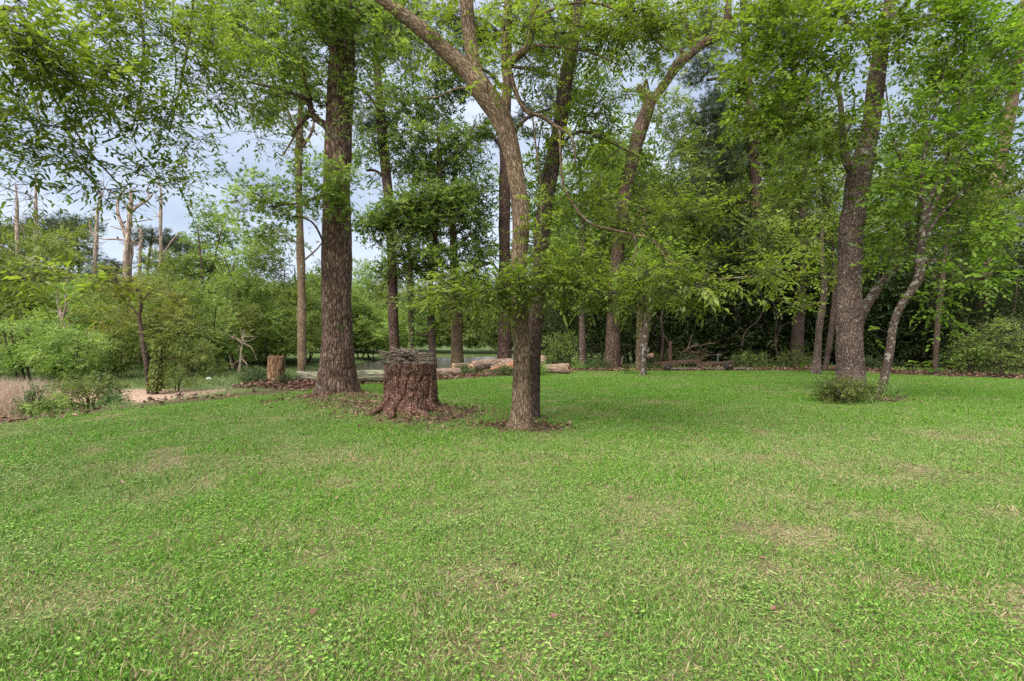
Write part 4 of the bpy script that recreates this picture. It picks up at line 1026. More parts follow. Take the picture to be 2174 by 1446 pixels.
tree('leaning_tree', 'leaning brown trunk high at the right edge of the view', 'tree', 24,
     [(2078, 780, 28), (2085, 700, 28), (2090, 600, 28), (2096, 500, 28), (2108, 420, 28), (2120, 360, 28), (2132, 300, 29), (2144, 240, 29), (2155, 180, 27), (2165, 100, 24), (2175, 0, 20)],
     limbs=[[(2145, 235, 9), (2170, 180, 7), (2210, 130, 4)]],
     blobs=[(2120, 120, 90, 80, 24, 1.8, 18, .8, 10), (2060, 420, 60, 60, 24, 1.5, 12, .7, 10)],
     spec='oak_mid', leaf='oak', bark='bark_brown', seed=45, size=1.2)

# --- near branches that hang in from the upper left; their tree stands outside the picture
tree('pecan_tree', 'near leafy boughs hanging into the upper left of the view', 'tree', 5.6,
     [(-420, 1000, 75), (-420, 700, 62), (-400, 400, 56), (-380, 100, 52), (-360, -200, 48), (-340, -420, 40)],
     limbs=[[(-392, 300, 30), (-200, 120, 24), (0, 20, 18), (60, 60, 12), (110, 200, 8, 6.2), (190, 320, 6, 6.4), (260, 400, 4, 6.5)],
            [(-385, 0, 34), (-150, -120, 26), (150, -160, 20, 6.5), (400, -120, 12, 7.4), (410, 0, 8, 7.8), (395, 120, 6, 7.8), (360, 280, 4, 7.4)],
            [(150, -158, 12, 6.5), (270, -60, 9, 7), (303, 60, 6, 7), (300, 180, 5, 7), (280, 280, 3, 7)],
            [(-395, 330, 20), (-150, 440, 7, 4.8), (20, 530, 3, 4.4), (120, 575, 2, 4.3), (250, 598, 1.4, 4.3)],
            [(-10, 30, 9), (60, 160, 6, 6.5), (90, 280, 4, 6.5)]],
     blobs=[(90, 120, 110, 90, 5.2, .6, 30, .24, 11), (230, 180, 110, 110, 6.2, .8, 38, .27, 11), (60, 260, 90, 60, 5.6, .6, 18, .25, 10), (360, 100, 110, 90, 7.0, 1.0, 32, .3, 11),
            (340, 250, 90, 50, 6.8, .8, 14, .26, 10), (470, 190, 90, 70, 7.6, 1.0, 20, .32, 10), (150, 330, 120, 40, 5.8, .8, 14, .26, 9), (330, 370, 65, 24, 6.3, .4, 10, .2, 9), (250, 420, 50, 26, 6.3, .4, 6, .18, 7),
            (60, 400, 80, 34, 5.8, .5, 5, .22, 7), (50, 590, 80, 24, 4.4, .4, 9, .16, 8), (200, 596, 55, 9, 4.3, .2, 4, .11, 7), (30, 20, 80, 50, 5.0, .6, 12, .22, 9), (250, 20, 120, 50, 6.6, .9, 14, .28, 10),
            (470, 40, 90, 60, 7.8, 1.0, 14, .32, 10), (560, 280, 40, 40, 7.9, .5, 5, .25, 7), (400, 310, 40, 18, 6.9, .3, 4, .18, 8), (-100, 200, 150, 200, 5.6, 1, 20, .3, 9)],
     spec='pecan', leaf='pecan', bark='bark_brown', seed=51, sides=16, rows=40, dens=.56, size=.95, ground_base=True)

# ------------------------------------------------------------------ trees of the far banks: a few built, then copied
def standing(name, label, cat, x, y, H, crowns, spec, leaf, bark, seed, lean=(0, 0), r=.12, nfork=3, size=1.0, group=None, dens=1.0, top=.75, stems=1, twigs=False):
    """a whole tree in its own coordinates; crowns: (x, y, z, rx, ry, rz, clusters, cluster radius, sprays)"""
    rng = np.random.default_rng(seed)
    root = thing(name, label, cat, (x, y, gz(x, y)), group)
    nodes, nr = [], []
    for k in range(stems):
        a = rng.random() * 6.28
        sp = 0 if stems == 1 else rng.uniform(.15, .5)
        b0 = np.array([math.cos(a) * sp, math.sin(a) * sp, -.3])
        tp = np.array([lean[0] + math.cos(a) * sp * 3, lean[1] + math.sin(a) * sp * 3, H * top])
        mid = [b0 + (tp - b0) * t + rng.normal(size=3) * .035 * H * np.array([1, 1, 0]) for t in (.3, .6)]
        q = catmull([b0, *mid, tp], 16)
        rr = np.linspace(r, r * .35, 16) * (1 if stems == 1 else .7)
        mb = MB(); tube(mb, q, rr, 8, disp=ridge(seed + k, .008), cap=True)
        mb.obj('trunk', M[bark], root)
        nodes.append(q[4:]); nr.append(rr[4:])
    mb = MB()
    cr_ = [((c[0], c[1], c[2]), (c[3], c[4], c[5]), c[6], c[7], c[8]) for c in crowns]
    crown(mb, np.vstack(nodes), np.concatenate(nr), cr_, spec, rng, size=size, dens=dens, twigs=twigs)
    tag(mb.obj('crown', [M[leaf], M['twig']], root, smooth=False), kind='stuff')
    return root

def at(px, Y):
    x = (px - 1087) / F * Y
    return x, Y, gz(x, Y)

def place(src, px, Y, s, rz, label, group=None):
    return copy_thing(src, at(px, Y), rz, s * (((1.0 if 170 < px < 400 else 1.45) if Y > 37 else 1.1) if px < 480 and 31 < Y < 56 else 1.22 if px < 480 and Y >= 56 else 1.12 if px < 700 else 1), label, group)

GL = 'trees of the far bank on the left'
x, y, _ = at(330, 30)
full = standing('bank_tree', 'round crowned tree with russet tinged leaves behind the ivy clad double trunk', 'tree', x, y, 6.4,
    [(0, 0, 3.6, 2.6, 2.4, 1.9, 54, .44, 20), (.8, 0, 5.2, 1.7, 1.7, 1.2, 20, .4, 20), (-1.2, .3, 2.2, 2.0, 2.0, 1.1, 20, .42, 18)], 'far', 'marsh', 'bark_dark', 61, stems=3, r=.11, group=GL)
for ch in full.children:
    if ch.name.startswith('crown'): full_crown = ch
x, y, _ = at(70, 27)
bushy = standing('bank_tree', 'low bushy bright green tree at the far left above the pink dry grass', 'tree', x, y, 4.2,
    [(0, 0, 2.2, 2.4, 2.0, 1.5, 46, .38, 20), (1.2, 0, 1.2, 1.8, 1.6, .9, 22, .36, 18), (-1.5, 0, 1.3, 1.6, 1.6, .9, 18, .36, 18)], 'far', 'marsh', 'bark_dark', 62, stems=4, r=.08, size=.85, group=GL)
x, y, _ = at(520, 40)
loose = standing('bank_tree', 'tall airy pale green tree at the pond edge left of the big oak', 'tree', x, y, 12,
    [(0, 0, 6.5, 2.8, 2.5, 2.6, 42, .62, 20), (.8, 0, 9.8, 1.9, 1.9, 1.8, 24, .58, 18), (-1.6, 0, 4.0, 2.0, 2.0, 1.4, 18, .55, 17), (1.8, 0, 3.6, 1.8, 1.8, 1.5, 16, .55, 17)], 'far', 'marsh', 'bark_dark', 63, stems=2, r=.17, size=1.25, group=GL)
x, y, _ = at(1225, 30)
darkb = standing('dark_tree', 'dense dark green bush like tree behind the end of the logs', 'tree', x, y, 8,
    [(0, 0, 3.0, 2.4, 2.2, 2.3, 60, .7, 14), (.3, 0, 5.6, 1.9, 1.8, 1.7, 34, .65, 13), (0, 0, 1.2, 2.4, 2.2, .9, 24, .6, 12)], 'far', 'wood_shade', 'bark_dark', 64, stems=3, r=.12, size=1.1)
x, y, _ = at(325, 58)
fpine = standing('pine_tree', 'flat topped dark pine against the sky behind the bare snags', 'pine tree', x, y, 16.5,
    [(0, 0, 14.5, 2.6, 2.4, 1.3, 26, .7, 18), (1.2, 0, 11.6, 2.8, 2.0, 1.0, 20, .7, 18), (-1.8, 0, 9.2, 1.8, 1.8, .8, 12, .7, 16)], 'pine_far', 'pine', 'bark_pine', 65, r=.24, size=1.5, top=.95, twigs=True)

for px, Y, s, rz, src, lab in [
    (170, 33, .95, 2.2, full, 'mid green tree second from the left picture edge, below the dead snags'),
    (420, 34, .9, 4.0, full, 'leafy olive tree filling the gap right of the ivy clad double trunk'),
    (500, 37, .72, .8, full, 'low dark green tree overhanging the marsh left of the weathered orange stump'),
    (585, 41, .85, 3.0, full, 'soft green tree seen just left of the slim straight trunk'),
    (240, 38, 1.15, 5.0, full, 'broad tree standing behind the leaning brown trunk on the left bank'),
    (25, 40, 1.3, 1.2, full, 'big tree at the left picture edge under the hanging boughs'),
    (375, 43, 1.25, 3.3, full, 'tall bushy tree whose top touches the broken orange snag'),
    (455, 46, .95, 2.0, loose, 'airy tree with a rounded top against the blue gap in the sky'),
    (590, 48, .95, 4.4, loose, 'pale airy tree between the slim trunk and the blue sky gap'),
    (120, 50, .88, .5, loose, 'airy tree behind the two leftmost bare snags'),
    (15, 52, .95, 1.9, loose, 'airy tree farthest left on the skyline'),
    (665, 52, .85, .4, loose, 'tree top seen in the narrow gap between slim trunk and big oak'),
    (760, 60, .8, 2.8, loose, 'pale tree right of the big oak beyond the pond'),
    (640, 44, .72, 5.5, full, 'dark low tree behind the foot of the slim straight trunk'),
    (790, 62, 1.0, 1.0, full, 'willowy low tree across the pond behind the stick pile'),
    (210, 28, .62, 1.0, bushy, 'small bush left of the ivy clad trunks, above the sand'),
    (150, 26, .75, 2.5, bushy, 'rounded pale green bush right of the bright one at the far left'),
    (400, 29, .6, 3.6, bushy, 'low shrub on the green marsh right of the ivy clad trunks'),
    (-40, 30, 1.1, .2, bushy, 'bush cut by the left picture edge'),
    (110, 33, .9, 4.5, bushy, 'shrubby tree behind the first two bushes on the left'),
    (550, 44, .9, 1.5, bushy, 'dark bush on the waterline above the weathered orange stump'),
    (440, 45, 1.0, 3.0, bushy, 'bush on the waterline behind the low marsh shrub')]:
    place(src, px, Y, s, rz, lab, GL)
for px, Y, s, rz, lab in [(105, 60, 0.90, 1.0, 'ragged dark pine behind the second snag from the left'), (30, 64, 0.92, 3.0, 'dark pine crown at the far left skyline'),
                          (235, 66, 0.69, 2.0, 'small dark pine low between the bare snags'), (160, 70, 1.06, 4.0, 'dark pine between the second and third snag'), (385, 68, 0.87, 5.0, 'dark pine just right of the broken orange snag')]:
    place(fpine, px, Y, s, rz, lab)
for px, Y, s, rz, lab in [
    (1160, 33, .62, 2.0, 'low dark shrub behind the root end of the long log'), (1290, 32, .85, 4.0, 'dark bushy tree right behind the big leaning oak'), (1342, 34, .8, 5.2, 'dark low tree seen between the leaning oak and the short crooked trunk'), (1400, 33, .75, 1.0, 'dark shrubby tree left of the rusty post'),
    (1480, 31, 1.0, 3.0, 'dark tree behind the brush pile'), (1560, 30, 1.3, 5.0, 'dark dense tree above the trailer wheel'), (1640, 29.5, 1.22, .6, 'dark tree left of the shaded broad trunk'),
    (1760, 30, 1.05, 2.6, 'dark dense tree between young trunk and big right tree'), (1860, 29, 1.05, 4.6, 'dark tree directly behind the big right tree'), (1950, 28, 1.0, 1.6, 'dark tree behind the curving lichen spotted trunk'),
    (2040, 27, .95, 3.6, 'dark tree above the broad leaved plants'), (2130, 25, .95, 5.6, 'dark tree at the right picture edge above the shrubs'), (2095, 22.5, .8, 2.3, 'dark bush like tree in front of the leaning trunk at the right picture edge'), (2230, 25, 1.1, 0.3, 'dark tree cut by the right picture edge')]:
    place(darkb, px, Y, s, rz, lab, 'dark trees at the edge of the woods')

def wood(name, label, pts, sources, s0, s1, seed):
    rng = np.random.default_rng(seed)
    n = len(pts)
    p = np.array([(a, b, gz(a, b)) for a, b in pts])
    rot = np.stack([np.zeros(n), np.zeros(n), rng.random(n) * 6.28], -1)
    s_ = rng.uniform(s0, s1, n)
    k = rng.integers(0, len(sources), n)
    return scatter(name, p, rot, np.stack([s_, s_, s_ * rng.uniform(.85, 1.2, n)], -1), k, {'zz': np.zeros(n)}, sources, label)
def crown_of(t): return [c for c in t.children if c.name.startswith('crown')][0]
rng = np.random.default_rng(91)
pp = []
for r0, a0, a1, n in ((34, 11, 62, 24), (41, 15, 75, 26), (50, 20, 90, 26), (62, 24, 110, 28)):
    for t in np.linspace(0, 1, n):
        pp.append((a0 + (a1 - a0) * t + rng.normal(0, 1.2), r0 - 10 * t * t + rng.normal(0, 1.5)))
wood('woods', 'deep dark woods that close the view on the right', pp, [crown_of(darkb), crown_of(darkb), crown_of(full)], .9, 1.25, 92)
pp = [(a + rng.normal(0, 1.2), 84 + abs(a) * .02 + rng.normal(0, 2)) for a in np.linspace(-75, 32, 44)] + [(a, 98 + rng.normal(0, 3)) for a in np.linspace(-90, 40, 40)]
wood('treeline', 'pale green treeline on the far side of the pond', pp, [crown_of(full), crown_of(bushy)], 1.6, 2.4, 93)
pp = [(-20 - 2.2 * k + rng.normal(0, 1.5), 47 + rng.normal(0, 2)) for k in range(22)] + [(-14 - 3 * k, 58 + rng.normal(0, 2)) for k in range(20)]
wood('woods', 'green wood behind the single trees of the left bank', pp, [crown_of(full)], 1.1, 1.5, 94)
# canopy that closes the middle distance above the understorey
pp = [(x_, y_) for x_, y_ in ((3, 40), (6, 43), (9.5, 40), (13, 42), (16.5, 45), (21, 47), (11, 48), (4.5, 50), (26, 50), (13.4, 37.5), (16.2, 38.5), (10, 36.5), (19, 40))]
wood('woods', 'taller loose crowned trees seen between the middle trunks', pp, [crown_of(loose)], 1.25, 1.7, 95)
wood('woods', 'taller mixed trees rising behind the dark edge trees on the right', [(17, 33), (20.5, 36), (24, 33), (27, 37), (31, 33), (34, 36), (38, 32), (42, 35), (30, 42), (22, 42)], [crown_of(loose), crown_of(full)], 1.15, 1.6, 96)

# ------------------------------------------------------------------ bare snags
def snag(label, Y, rows, limbs, seed):
    tx, ty, tw = rows[-1][:3]
    rg = np.random.default_rng(seed)
    limbs = list(limbs)
    for k in range(4):                                    # splintered tip and thin dead twigs
        dx, dy = rg.normal(0, 4), -rg.uniform(8, 20)
        limbs.append([(tx, ty + 6, max(2, tw * .6)), (tx + dx * .5, ty + dy * .5, 1.6), (tx + dx, ty + dy, .6)])
    hh = rows[2][1] - ty
    for k in range(7):
        t = rg.uniform(0, .55); sgn = rg.choice([-1, 1]); L = rg.uniform(12, 34)
        yy = ty + hh * t; i_ = int(np.argmin([abs(q_[1] - yy) for q_ in rows])); xx = rows[i_][0]
        yy = rows[i_][1]
        limbs.append([(xx, yy, 2.2), (xx + sgn * L * .5, yy - rg.uniform(-2, 7), 1.4), (xx + sgn * L, yy - rg.uniform(0, 18), .7)])
    return tree('dead_snag', label, 'dead tree', Y, rows, limbs, (), bark='bark_dead', seed=seed, sides=12, rows=40, amp=.02)
snag('short bare snag farthest left, broken off below a leafy bough', 48, [(38, 800, 11), (38, 640, 10), (37, 520, 9), (36, 470, 9), (36, 430, 8), (34, 405, 3)], [[(36, 470, 3), (50, 490, 3), (52, 505, 2)]], 101)
snag('peeling bare snag second from the left', 46, [(60, 800, 12), (64, 690, 11), (69, 600, 10), (74, 540, 9), (76, 480, 8), (76, 420, 7), (75, 385, 3)], [[(78, 465, 4), (95, 455, 3)], [(82, 480, 4), (92, 515, 4), (100, 545, 3)], [(76, 550, 3), (110, 520, 2), (140, 540, 1.5)]], 102)
snag('tall bare snag with a dark scar, third from the left', 44, [(188, 800, 13), (192, 720, 12), (196, 650, 11), (200, 580, 11), (204, 520, 10), (205, 490, 9), (206, 460, 7), (207, 440, 4), (212, 415, 2)],
     [[(204, 505, 5), (193, 490, 4), (190, 475, 3), (194, 460, 2)], [(206, 465, 5), (212, 440, 3), (216, 415, 3), (222, 400, 2)], [(207, 475, 3), (222, 468, 2), (235, 466, 1.5)]], 103)
snag('forked bare snag with spreading upper limbs where dark birds perch', 44, [(264, 800, 18), (265, 700, 17), (267, 620, 16), (268, 560, 15), (270, 520, 14), (274, 480, 12), (277, 440, 10), (279, 420, 9), (277, 410, 6)],
     [[(268, 505, 10), (260, 480, 8), (252, 460, 7), (249, 440, 7), (251, 425, 6), (258, 410, 5), (266, 400, 3), (270, 390, 2)], [(280, 450, 7), (290, 440, 6), (305, 430, 5), (318, 420, 4), (324, 412, 3)], [(318, 421, 3), (312, 405, 3), (316, 390, 2), (300, 380, 1.5)],
      [(279, 470, 4), (295, 470, 3), (312, 467, 2), (325, 466, 1.5)], [(266, 510, 4), (245, 508, 4), (225, 508, 3), (210, 506, 2)], [(253, 425, 4), (240, 410, 3), (225, 400, 2), (215, 385, 1.5)], [(258, 412, 3), (256, 395, 2), (262, 380, 1.5)], [(278, 460, 4), (268, 440, 3), (262, 425, 2)], [(262, 488, 4), (248, 485, 3), (235, 480, 2)],
      [(276, 520, 4), (290, 508, 3), (302, 503, 2)]], 104)
snag('snag with orange peeled wood standing close beside the forked one', 45, [(273, 800, 12), (274, 700, 11), (275, 600, 10), (276, 560, 9), (277, 520, 8), (276, 500, 4)], [[(276, 560, 4), (282, 540, 4), (281, 510, 3)]], 105)
snag('short straight pale snag between the forked and the broken one', 47, [(296, 800, 9), (296, 640, 8), (297, 560, 8), (299, 520, 7), (300, 495, 6), (299, 488, 4)], [[(298, 565, 3), (285, 568, 3), (272, 574, 2)], [(299, 530, 3), (306, 524, 2)]], 106)
snag('broken snag with a raw orange wound and one rising side limb', 46, [(334, 800, 16), (337, 680, 14), (340, 600, 12), (342, 555, 11), (341, 510, 8), (341, 460, 7), (342, 420, 5), (340, 395, 3), (337, 380, 1.5)],
     [[(345, 545, 6), (356, 525, 5), (368, 508, 5), (380, 497, 4), (386, 493, 2)], [(340, 575, 5), (346, 560, 5), (352, 545, 3), (360, 536, 2)], [(341, 430, 3), (347, 432, 1.5)]], 107)
snag('pair of short bleached trunks low among the pond trees, the taller one', 43, [(492, 780, 9), (492, 700, 8), (492, 660, 7), (491, 642, 5)], [], 108)
snag('leaning brown bare trunk in the bushes on the left bank', 29, [(150, 800, 11), (147, 760, 10), (142, 720, 9), (134, 690, 8), (128, 665, 7)], [[(132, 680, 6), (140, 650, 5), (138, 620, 4), (148, 585, 3)], [(128, 668, 4), (122, 640, 3), (124, 610, 2)]], 109)
snag('small tangle of dead twisting branches hanging at the pond edge', 33, [(508, 790, 7), (510, 770, 6), (512, 745, 5), (516, 725, 4), (515, 715, 3)], [[(512, 760, 3), (524, 775, 3), (520, 786, 2)], [(514, 730, 3), (500, 718, 3), (485, 712, 2), (462, 700, 1.5)], [(510, 765, 3), (498, 772, 2), (496, 780, 1.5)], [(516, 728, 3), (535, 740, 2), (545, 765, 1.5)], [(513, 740, 2), (506, 735, 2), (503, 748, 1)]], 110)

# the ivy clad double trunk on the bank
tree('double_trunk_tree', 'crooked thin dark trunk of the pair in front of the left bank', 'tree', 20.5,
     [(315, 838, 9), (313, 810, 9), (310, 770, 9), (305, 740, 10), (300, 700, 9), (296, 670, 8), (300, 650, 8), (298, 630, 8), (290, 615, 7), (282, 600, 6), (272, 585, 4)],
     limbs=[[(292, 668, 5), (280, 652, 3), (268, 650, 2)], [(300, 640, 4), (320, 620, 3)]],
     blobs=[(270, 600, 60, 26, 20.5, 1.2, 10, .34, 5), (330, 640, 60, 40, 20.8, 1.2, 9, .36, 5), (230, 660, 50, 40, 20.8, 1.2, 8, .36, 5), (370, 690, 40, 30, 20.6, 1, 5, .34, 5)],
     spec='pecan_mid', leaf='rust', bark='bark_dark', seed=121, sides=12, rows=40, size=1.1)
tree('double_trunk_tree', 'thick ivy covered half of the dark trunk pair on the left bank', 'tree', 20.3,
     [(328, 840, 15), (331, 810, 13), (335, 780, 12), (340, 750, 11), (344, 730, 10), (342, 715, 7)],
     limbs=[[(339, 770, 4), (352, 760, 3), (370, 762, 2), (395, 755, 1.5)], [(352, 760, 2.5), (380, 770, 2), (400, 790, 1.5)]],
     blobs=[(345, 720, 22, 14, 20.2, .4, 5, .22, 9), (410, 690, 60, 36, 20.8, 1.2, 7, .36, 5)], spec='pecan_mid', leaf='marsh', bark='bark_dark', seed=122, sides=12, rows=40, ivy=(.15, 1.0, 1100, .13, .16), size=1.0)

# birds on the snags
def bird(px, py, Y, rz, label):
    p = P(px, py, Y); root = thing('bird', label, 'bird', tuple(p), 'dark birds perched on the bare snags', rz)
    mb = MB(); q = catmull([(-.20, 0, -.06), (-.10, 0, .02), (0, 0, .08), (.07, 0, .16), (.10, 0, .22), (.15, 0, .225), (.2, 0, .21)], 14)
    tube(mb, q, np.interp(np.linspace(0, 1, 14), [0, .25, .5, .68, .8, .9, 1], [.012, .05, .085, .05, .042, .02, .004]), 8); mb.obj('body', M['birdm'], root)
    mb = MB(); prisms(mb, [(0, .02, .02), (0, -.02, .02)], [(.01, .02, -.06), (.01, -.02, -.06)], .006, .004, 0); mb.obj('legs', M['birdm'], root)
M['birdm'] = plain_mat('bird_feather', [(.3, (.015, .016, .02)), (.7, (.05, .05, .06))])
bird(264, 474, 44, .3, 'dark bird perched upright in the fork of the forked snag')
bird(250, 507, 44, 2.5, 'dark bird on the long bare side branch of the forked snag')
bird(262, 443, 44, 1.2, 'small bird on the upper left limb of the forked snag')
bird(369, 502, 46, .2, 'bird on the side limb of the broken orange snag')

# ------------------------------------------------------------------ stump with the sticks
def worley(u, v, pts_, per):
    best = np.full(u.shape, 9.0); sec = np.full(u.shape, 9.0); idn = np.zeros(u.shape)
    for k, (a, b_) in enumerate(pts_):
        du = np.abs(u - a); du = np.minimum(du, per - du)
        d_ = np.sqrt(du ** 2 + (v - b_) ** 2)
        near_ = d_ < best
        sec = np.where(near_, best, np.minimum(sec, d_)); idn = np.where(near_, k, idn); best = np.where(near_, d_, best)
    return sec - best, idn
def big_stump():
    z0 = gz(*STUMP)
    root = thing('tree_stump', 'large red brown stump with thick cracked bark, loaded with sticks', 'stump', (STUMP[0], STUMP[1], z0))
    H, nr_, ns = .89, 130, 260
    zz = np.linspace(-.15, H, nr_); a = np.linspace(0, 2 * np.pi, ns, endpoint=False)
    A, Z = np.meshgrid(a, zz)
    rng = np.random.default_rng(5)
    ck = 2 * np.pi * .5
    seeds = [(rng.random() * ck * 1.0, rng.uniform(-.2, 1.1) * .36) for _ in range(74)]
    warp = (fbm(np.stack([np.cos(A) * 3, np.sin(A) * 3, Z * 4], -1), 3) - .5) * .16
    w1, idn = worley((A / (2 * np.pi) * ck + warp) % ck, Z * .36 + warp * .5, seeds, ck)
    rnd = rng.random(74)[idn.astype(int)]
    r_ = .41 + .085 * np.exp(-(Z + .02) / .14) * (1 + .5 * np.sin(A * 5 + 1) + .3 * np.sin(A * 3)) + .05 * (H - Z) / H
    r_ = r_ + .048 * sstep(.0, .05, w1) + .022 * (rnd - .5) + .03 * (fbm(np.stack([np.cos(A) * 5, np.sin(A) * 5, Z * 7], -1), 9) - .5) + .02 * np.sin(A * 2 + .5)
    top = H + .02 * (fbm(np.stack([np.cos(A) * 4, np.sin(A) * 4, Z * 0], -1), 4) - .5)
    Z2 = np.where(Z > H * .97, top, Z)
    V = np.stack([np.cos(A) * r_, np.sin(A) * r_, Z2], -1)
    bk = np.stack([np.cos(A) * r_, np.sin(A) * r_, Z], -1)
    i = np.arange(nr_ - 1)[:, None] * ns; j = np.arange(ns)[None]; k = (j + 1) % ns
    mb = MB(); mb.add(V.reshape(-1, 3), np.stack([i + j, i + k, i + ns + k, i + ns + j], -1).reshape(-1, 4), bk=bk.reshape(-1, 3))
    mb.obj('bark', M['bark_stump'], root)
    # sawn top
    rr = r_[-1]; rings = [1, .97, .8, .6, .4, .2]
    Vt = np.concatenate([np.stack([np.cos(a) * rr * f, np.sin(a) * rr * f, (top[-1] - .004 - (.012 if f < 1 else 0)) + .012 * (fbm(np.stack([np.cos(a) * f * 6, np.sin(a) * f * 6, a * 0], -1), 8) - .5)], -1) for f in rings] + [np.array([[0, 0, H - .015]])])
    ff = [np.stack([q_ * ns + np.arange(ns), q_ * ns + (np.arange(ns) + 1) % ns, (q_ + 1) * ns + (np.arange(ns) + 1) % ns, (q_ + 1) * ns + np.arange(ns)], -1) for q_ in range(5)]
    mb = MB(); mb.add(Vt, [np.vstack(ff), np.stack([5 * ns + np.arange(ns), 5 * ns + (np.arange(ns) + 1) % ns, np.full(ns, 6 * ns)], -1)])
    mb.obj('cut_top', M['wood_old'], root)
    # surface roots
    for an, ln in ((-1.2, .5), (-2.0, .35), (-.5, .6), (3.6, .4)):
        q = catmull([(math.cos(an) * .40, math.sin(an) * .40, .16), (math.cos(an) * .58, math.sin(an) * .58, .05), (math.cos(an + .2) * (.55 + ln * .5), math.sin(an + .2) * (.55 + ln * .5), .0), (math.cos(an + .1) * (.5 + ln), math.sin(an + .1) * (.5 + ln), -.07)], 16)
        mb = MB(); tube(mb, q, np.linspace(.10, .03, 16), 12, disp=ridge(4, .012)); mb.obj('root', M['bark_stump'], root)
M['wood_old'] = plain_mat('old_wood', [(.3, (.09, .07, .055)), (.55, (.22, .17, .135)), (.75, (.36, .3, .24))], 14, .85, .5)
big_stump()

def stick(p0, p1, r, label, seed, group, fork=True, mat='stick', name='stick'):
    rng = np.random.default_rng(seed)
    p0, p1 = np.asarray(p0, float), np.asarray(p1, float)
    L = np.linalg.norm(p1 - p0); base = (p0 + p1) / 2
    mids = [p0 + (p1 - p0) * t + rng.normal(size=3) * L * .045 for t in (.3, .55, .8)]
    q = catmull([p0, *mids, p1], 10) - base
    mb = MB(); tube(mb, q, np.linspace(r, r * .45, 10), 6, cap=True)
    if fork and rng.random() < .6:
        k = 5; dr = nrm(q[6] - q[5] + rng.normal(size=3) * .06 * L)
        q2 = catmull([q[k], q[k] + dr * L * .16, q[k] + dr * L * .3 + rng.normal(size=3) * .03 * L], 5)
        tube(mb, q2, np.linspace(r * .6, r * .25, 5), 5, cap=True)
    o = mb.obj(name, M[mat], loc=tuple(base))
    return tag(o, label, 'stick', group)
rng = np.random.default_rng(17)
zt = gz(*STUMP) + .89
for k in range(52):
    lay = k / 52
    a = rng.normal(0, .55) + (math.pi if rng.random() < .5 else 0)
    L = rng.uniform(.35, .85) * (1 - .3 * lay)
    c = np.array([STUMP[0] - .10 + rng.normal(0, .19), STUMP[1] + rng.normal(0, .13), zt + .03 + .24 * lay ** .8 + rng.normal(0, .012)])
    c[2] -= .10 * abs(c[0] - STUMP[0] + .1) / .3 * lay
    tl = rng.normal(0, .24)
    dv = np.array([math.cos(a) * math.cos(tl), math.sin(a) * math.cos(tl), math.sin(tl)]) * L / 2
    p0, p1 = c - dv, c + dv
    for p_ in (p0, p1): p_[2] = max(p_[2], zt + .015) if np.hypot(p_[0] - STUMP[0], p_[1] - STUMP[1]) < .45 else p_[2]
    stick(p0, p1, rng.uniform(.010, .024), 'grey brown dead stick in the tangled pile on the big stump', 300 + k, 'sticks piled on the big stump')
for k, (a, b_, lab) in enumerate([((822, 763), (838, 790), 'stick poking up at the left of the pile like a small horn'), ((798, 772), (850, 762), 'long thin stick jutting out to the left of the pile'),
                                 ((810, 795), (850, 762), 'forked stick leaning off the left rim of the stump'), ((842, 758), (858, 792), 'thick pale stick leaning down over the front of the pile'),
                                 ((858, 788), (838, 766), 'stick slanting down across the front rim of the stump'), ((885, 762), (900, 756), 'stick end rising at the right of the pile')]):
    stick(P(*a, 8.85 - .03 * k), P(*b_, 8.72), .014, lab, 400 + k, None)

# ------------------------------------------------------------------ logs
M['log_pink'] = bark_mat('log_bare', (.20, .13, .09), (.44, .31, .23), (.60, .46, .36), scale=1.4, stretch=.1, bump=.35, lichen=.1, lcol=(.5, .4, .3))
M['log_grey'] = bark_mat('log_weathered', (.20, .19, .12), (.42, .40, .27), (.56, .52, .38), scale=.9, stretch=.1, bump=.4, lichen=.3, lcol=(.33, .42, .24), lscale=1.4)
M['log_end'] = plain_mat('log_cut_end', [(.3, (.20, .11, .07)), (.55, (.42, .25, .165)), (.75, (.55, .38, .27))], 30, .85, .4)
M['log_raw'] = plain_mat('torn_wood', [(.3, (.16, .065, .04)), (.5, (.40, .19, .11)), (.7, (.55, .34, .22))], 12, .9, .8, coords='bk', stretch=(1, 1, .2), bd=.05)
def log(label, p0, p1, r0, r1, mat, seed, group=None, bend=.02, ends=(1, 1), name='log'):
    p0, p1 = np.array(p0, float), np.array(p1, float)
    base = (p0 + p1) / 2; L = np.linalg.norm(p1 - p0)
    rng = np.random.default_rng(seed)
    mids = [p0 + (p1 - p0) * t + rng.normal(size=3) * L * bend * np.array([1, 1, .3]) for t in (.33, .66)]
    q = catmull([p0, *mids, p1], 40) - base
    rr = np.linspace(r0, r1, 40)
    root = thing(name, label, 'log', tuple(base), group)
    mb = MB(); tube(mb, q, rr, 28, disp=ridge(seed, .012, 5, .8, .03)); mb.obj('side', M[mat], root)
    T = nrm(q[1] - q[0])
    for k, (c, r_, s_) in enumerate(((q[0], r0, -1), (q[-1], r1, 1))):
        if not ends[k]: continue
        dr = nrm(q[-1] - q[-2]) if s_ > 0 else nrm(q[0] - q[1])
        qq = np.array([c - dr * .03, c + dr * .008, c + dr * .004])
        mb = MB(); tube(mb, qq, np.array([r_ * .97, r_ * .965, r_ * .3]), 24, cap=True); mb.obj('cut_end', M['log_end'], root)
    return root
def on(px, Y, r, dz=0):
    x = (px - 1087) / F * Y
    return (x, Y, gz(x, Y) + r * .9 + dz)
log('long weathered grey green log lying behind the oak from its leaf heap to the stump', on(632, 15.3, .19, .05), on(884, 15.9, .19, .05), .185, .19, 'log_grey', 201)
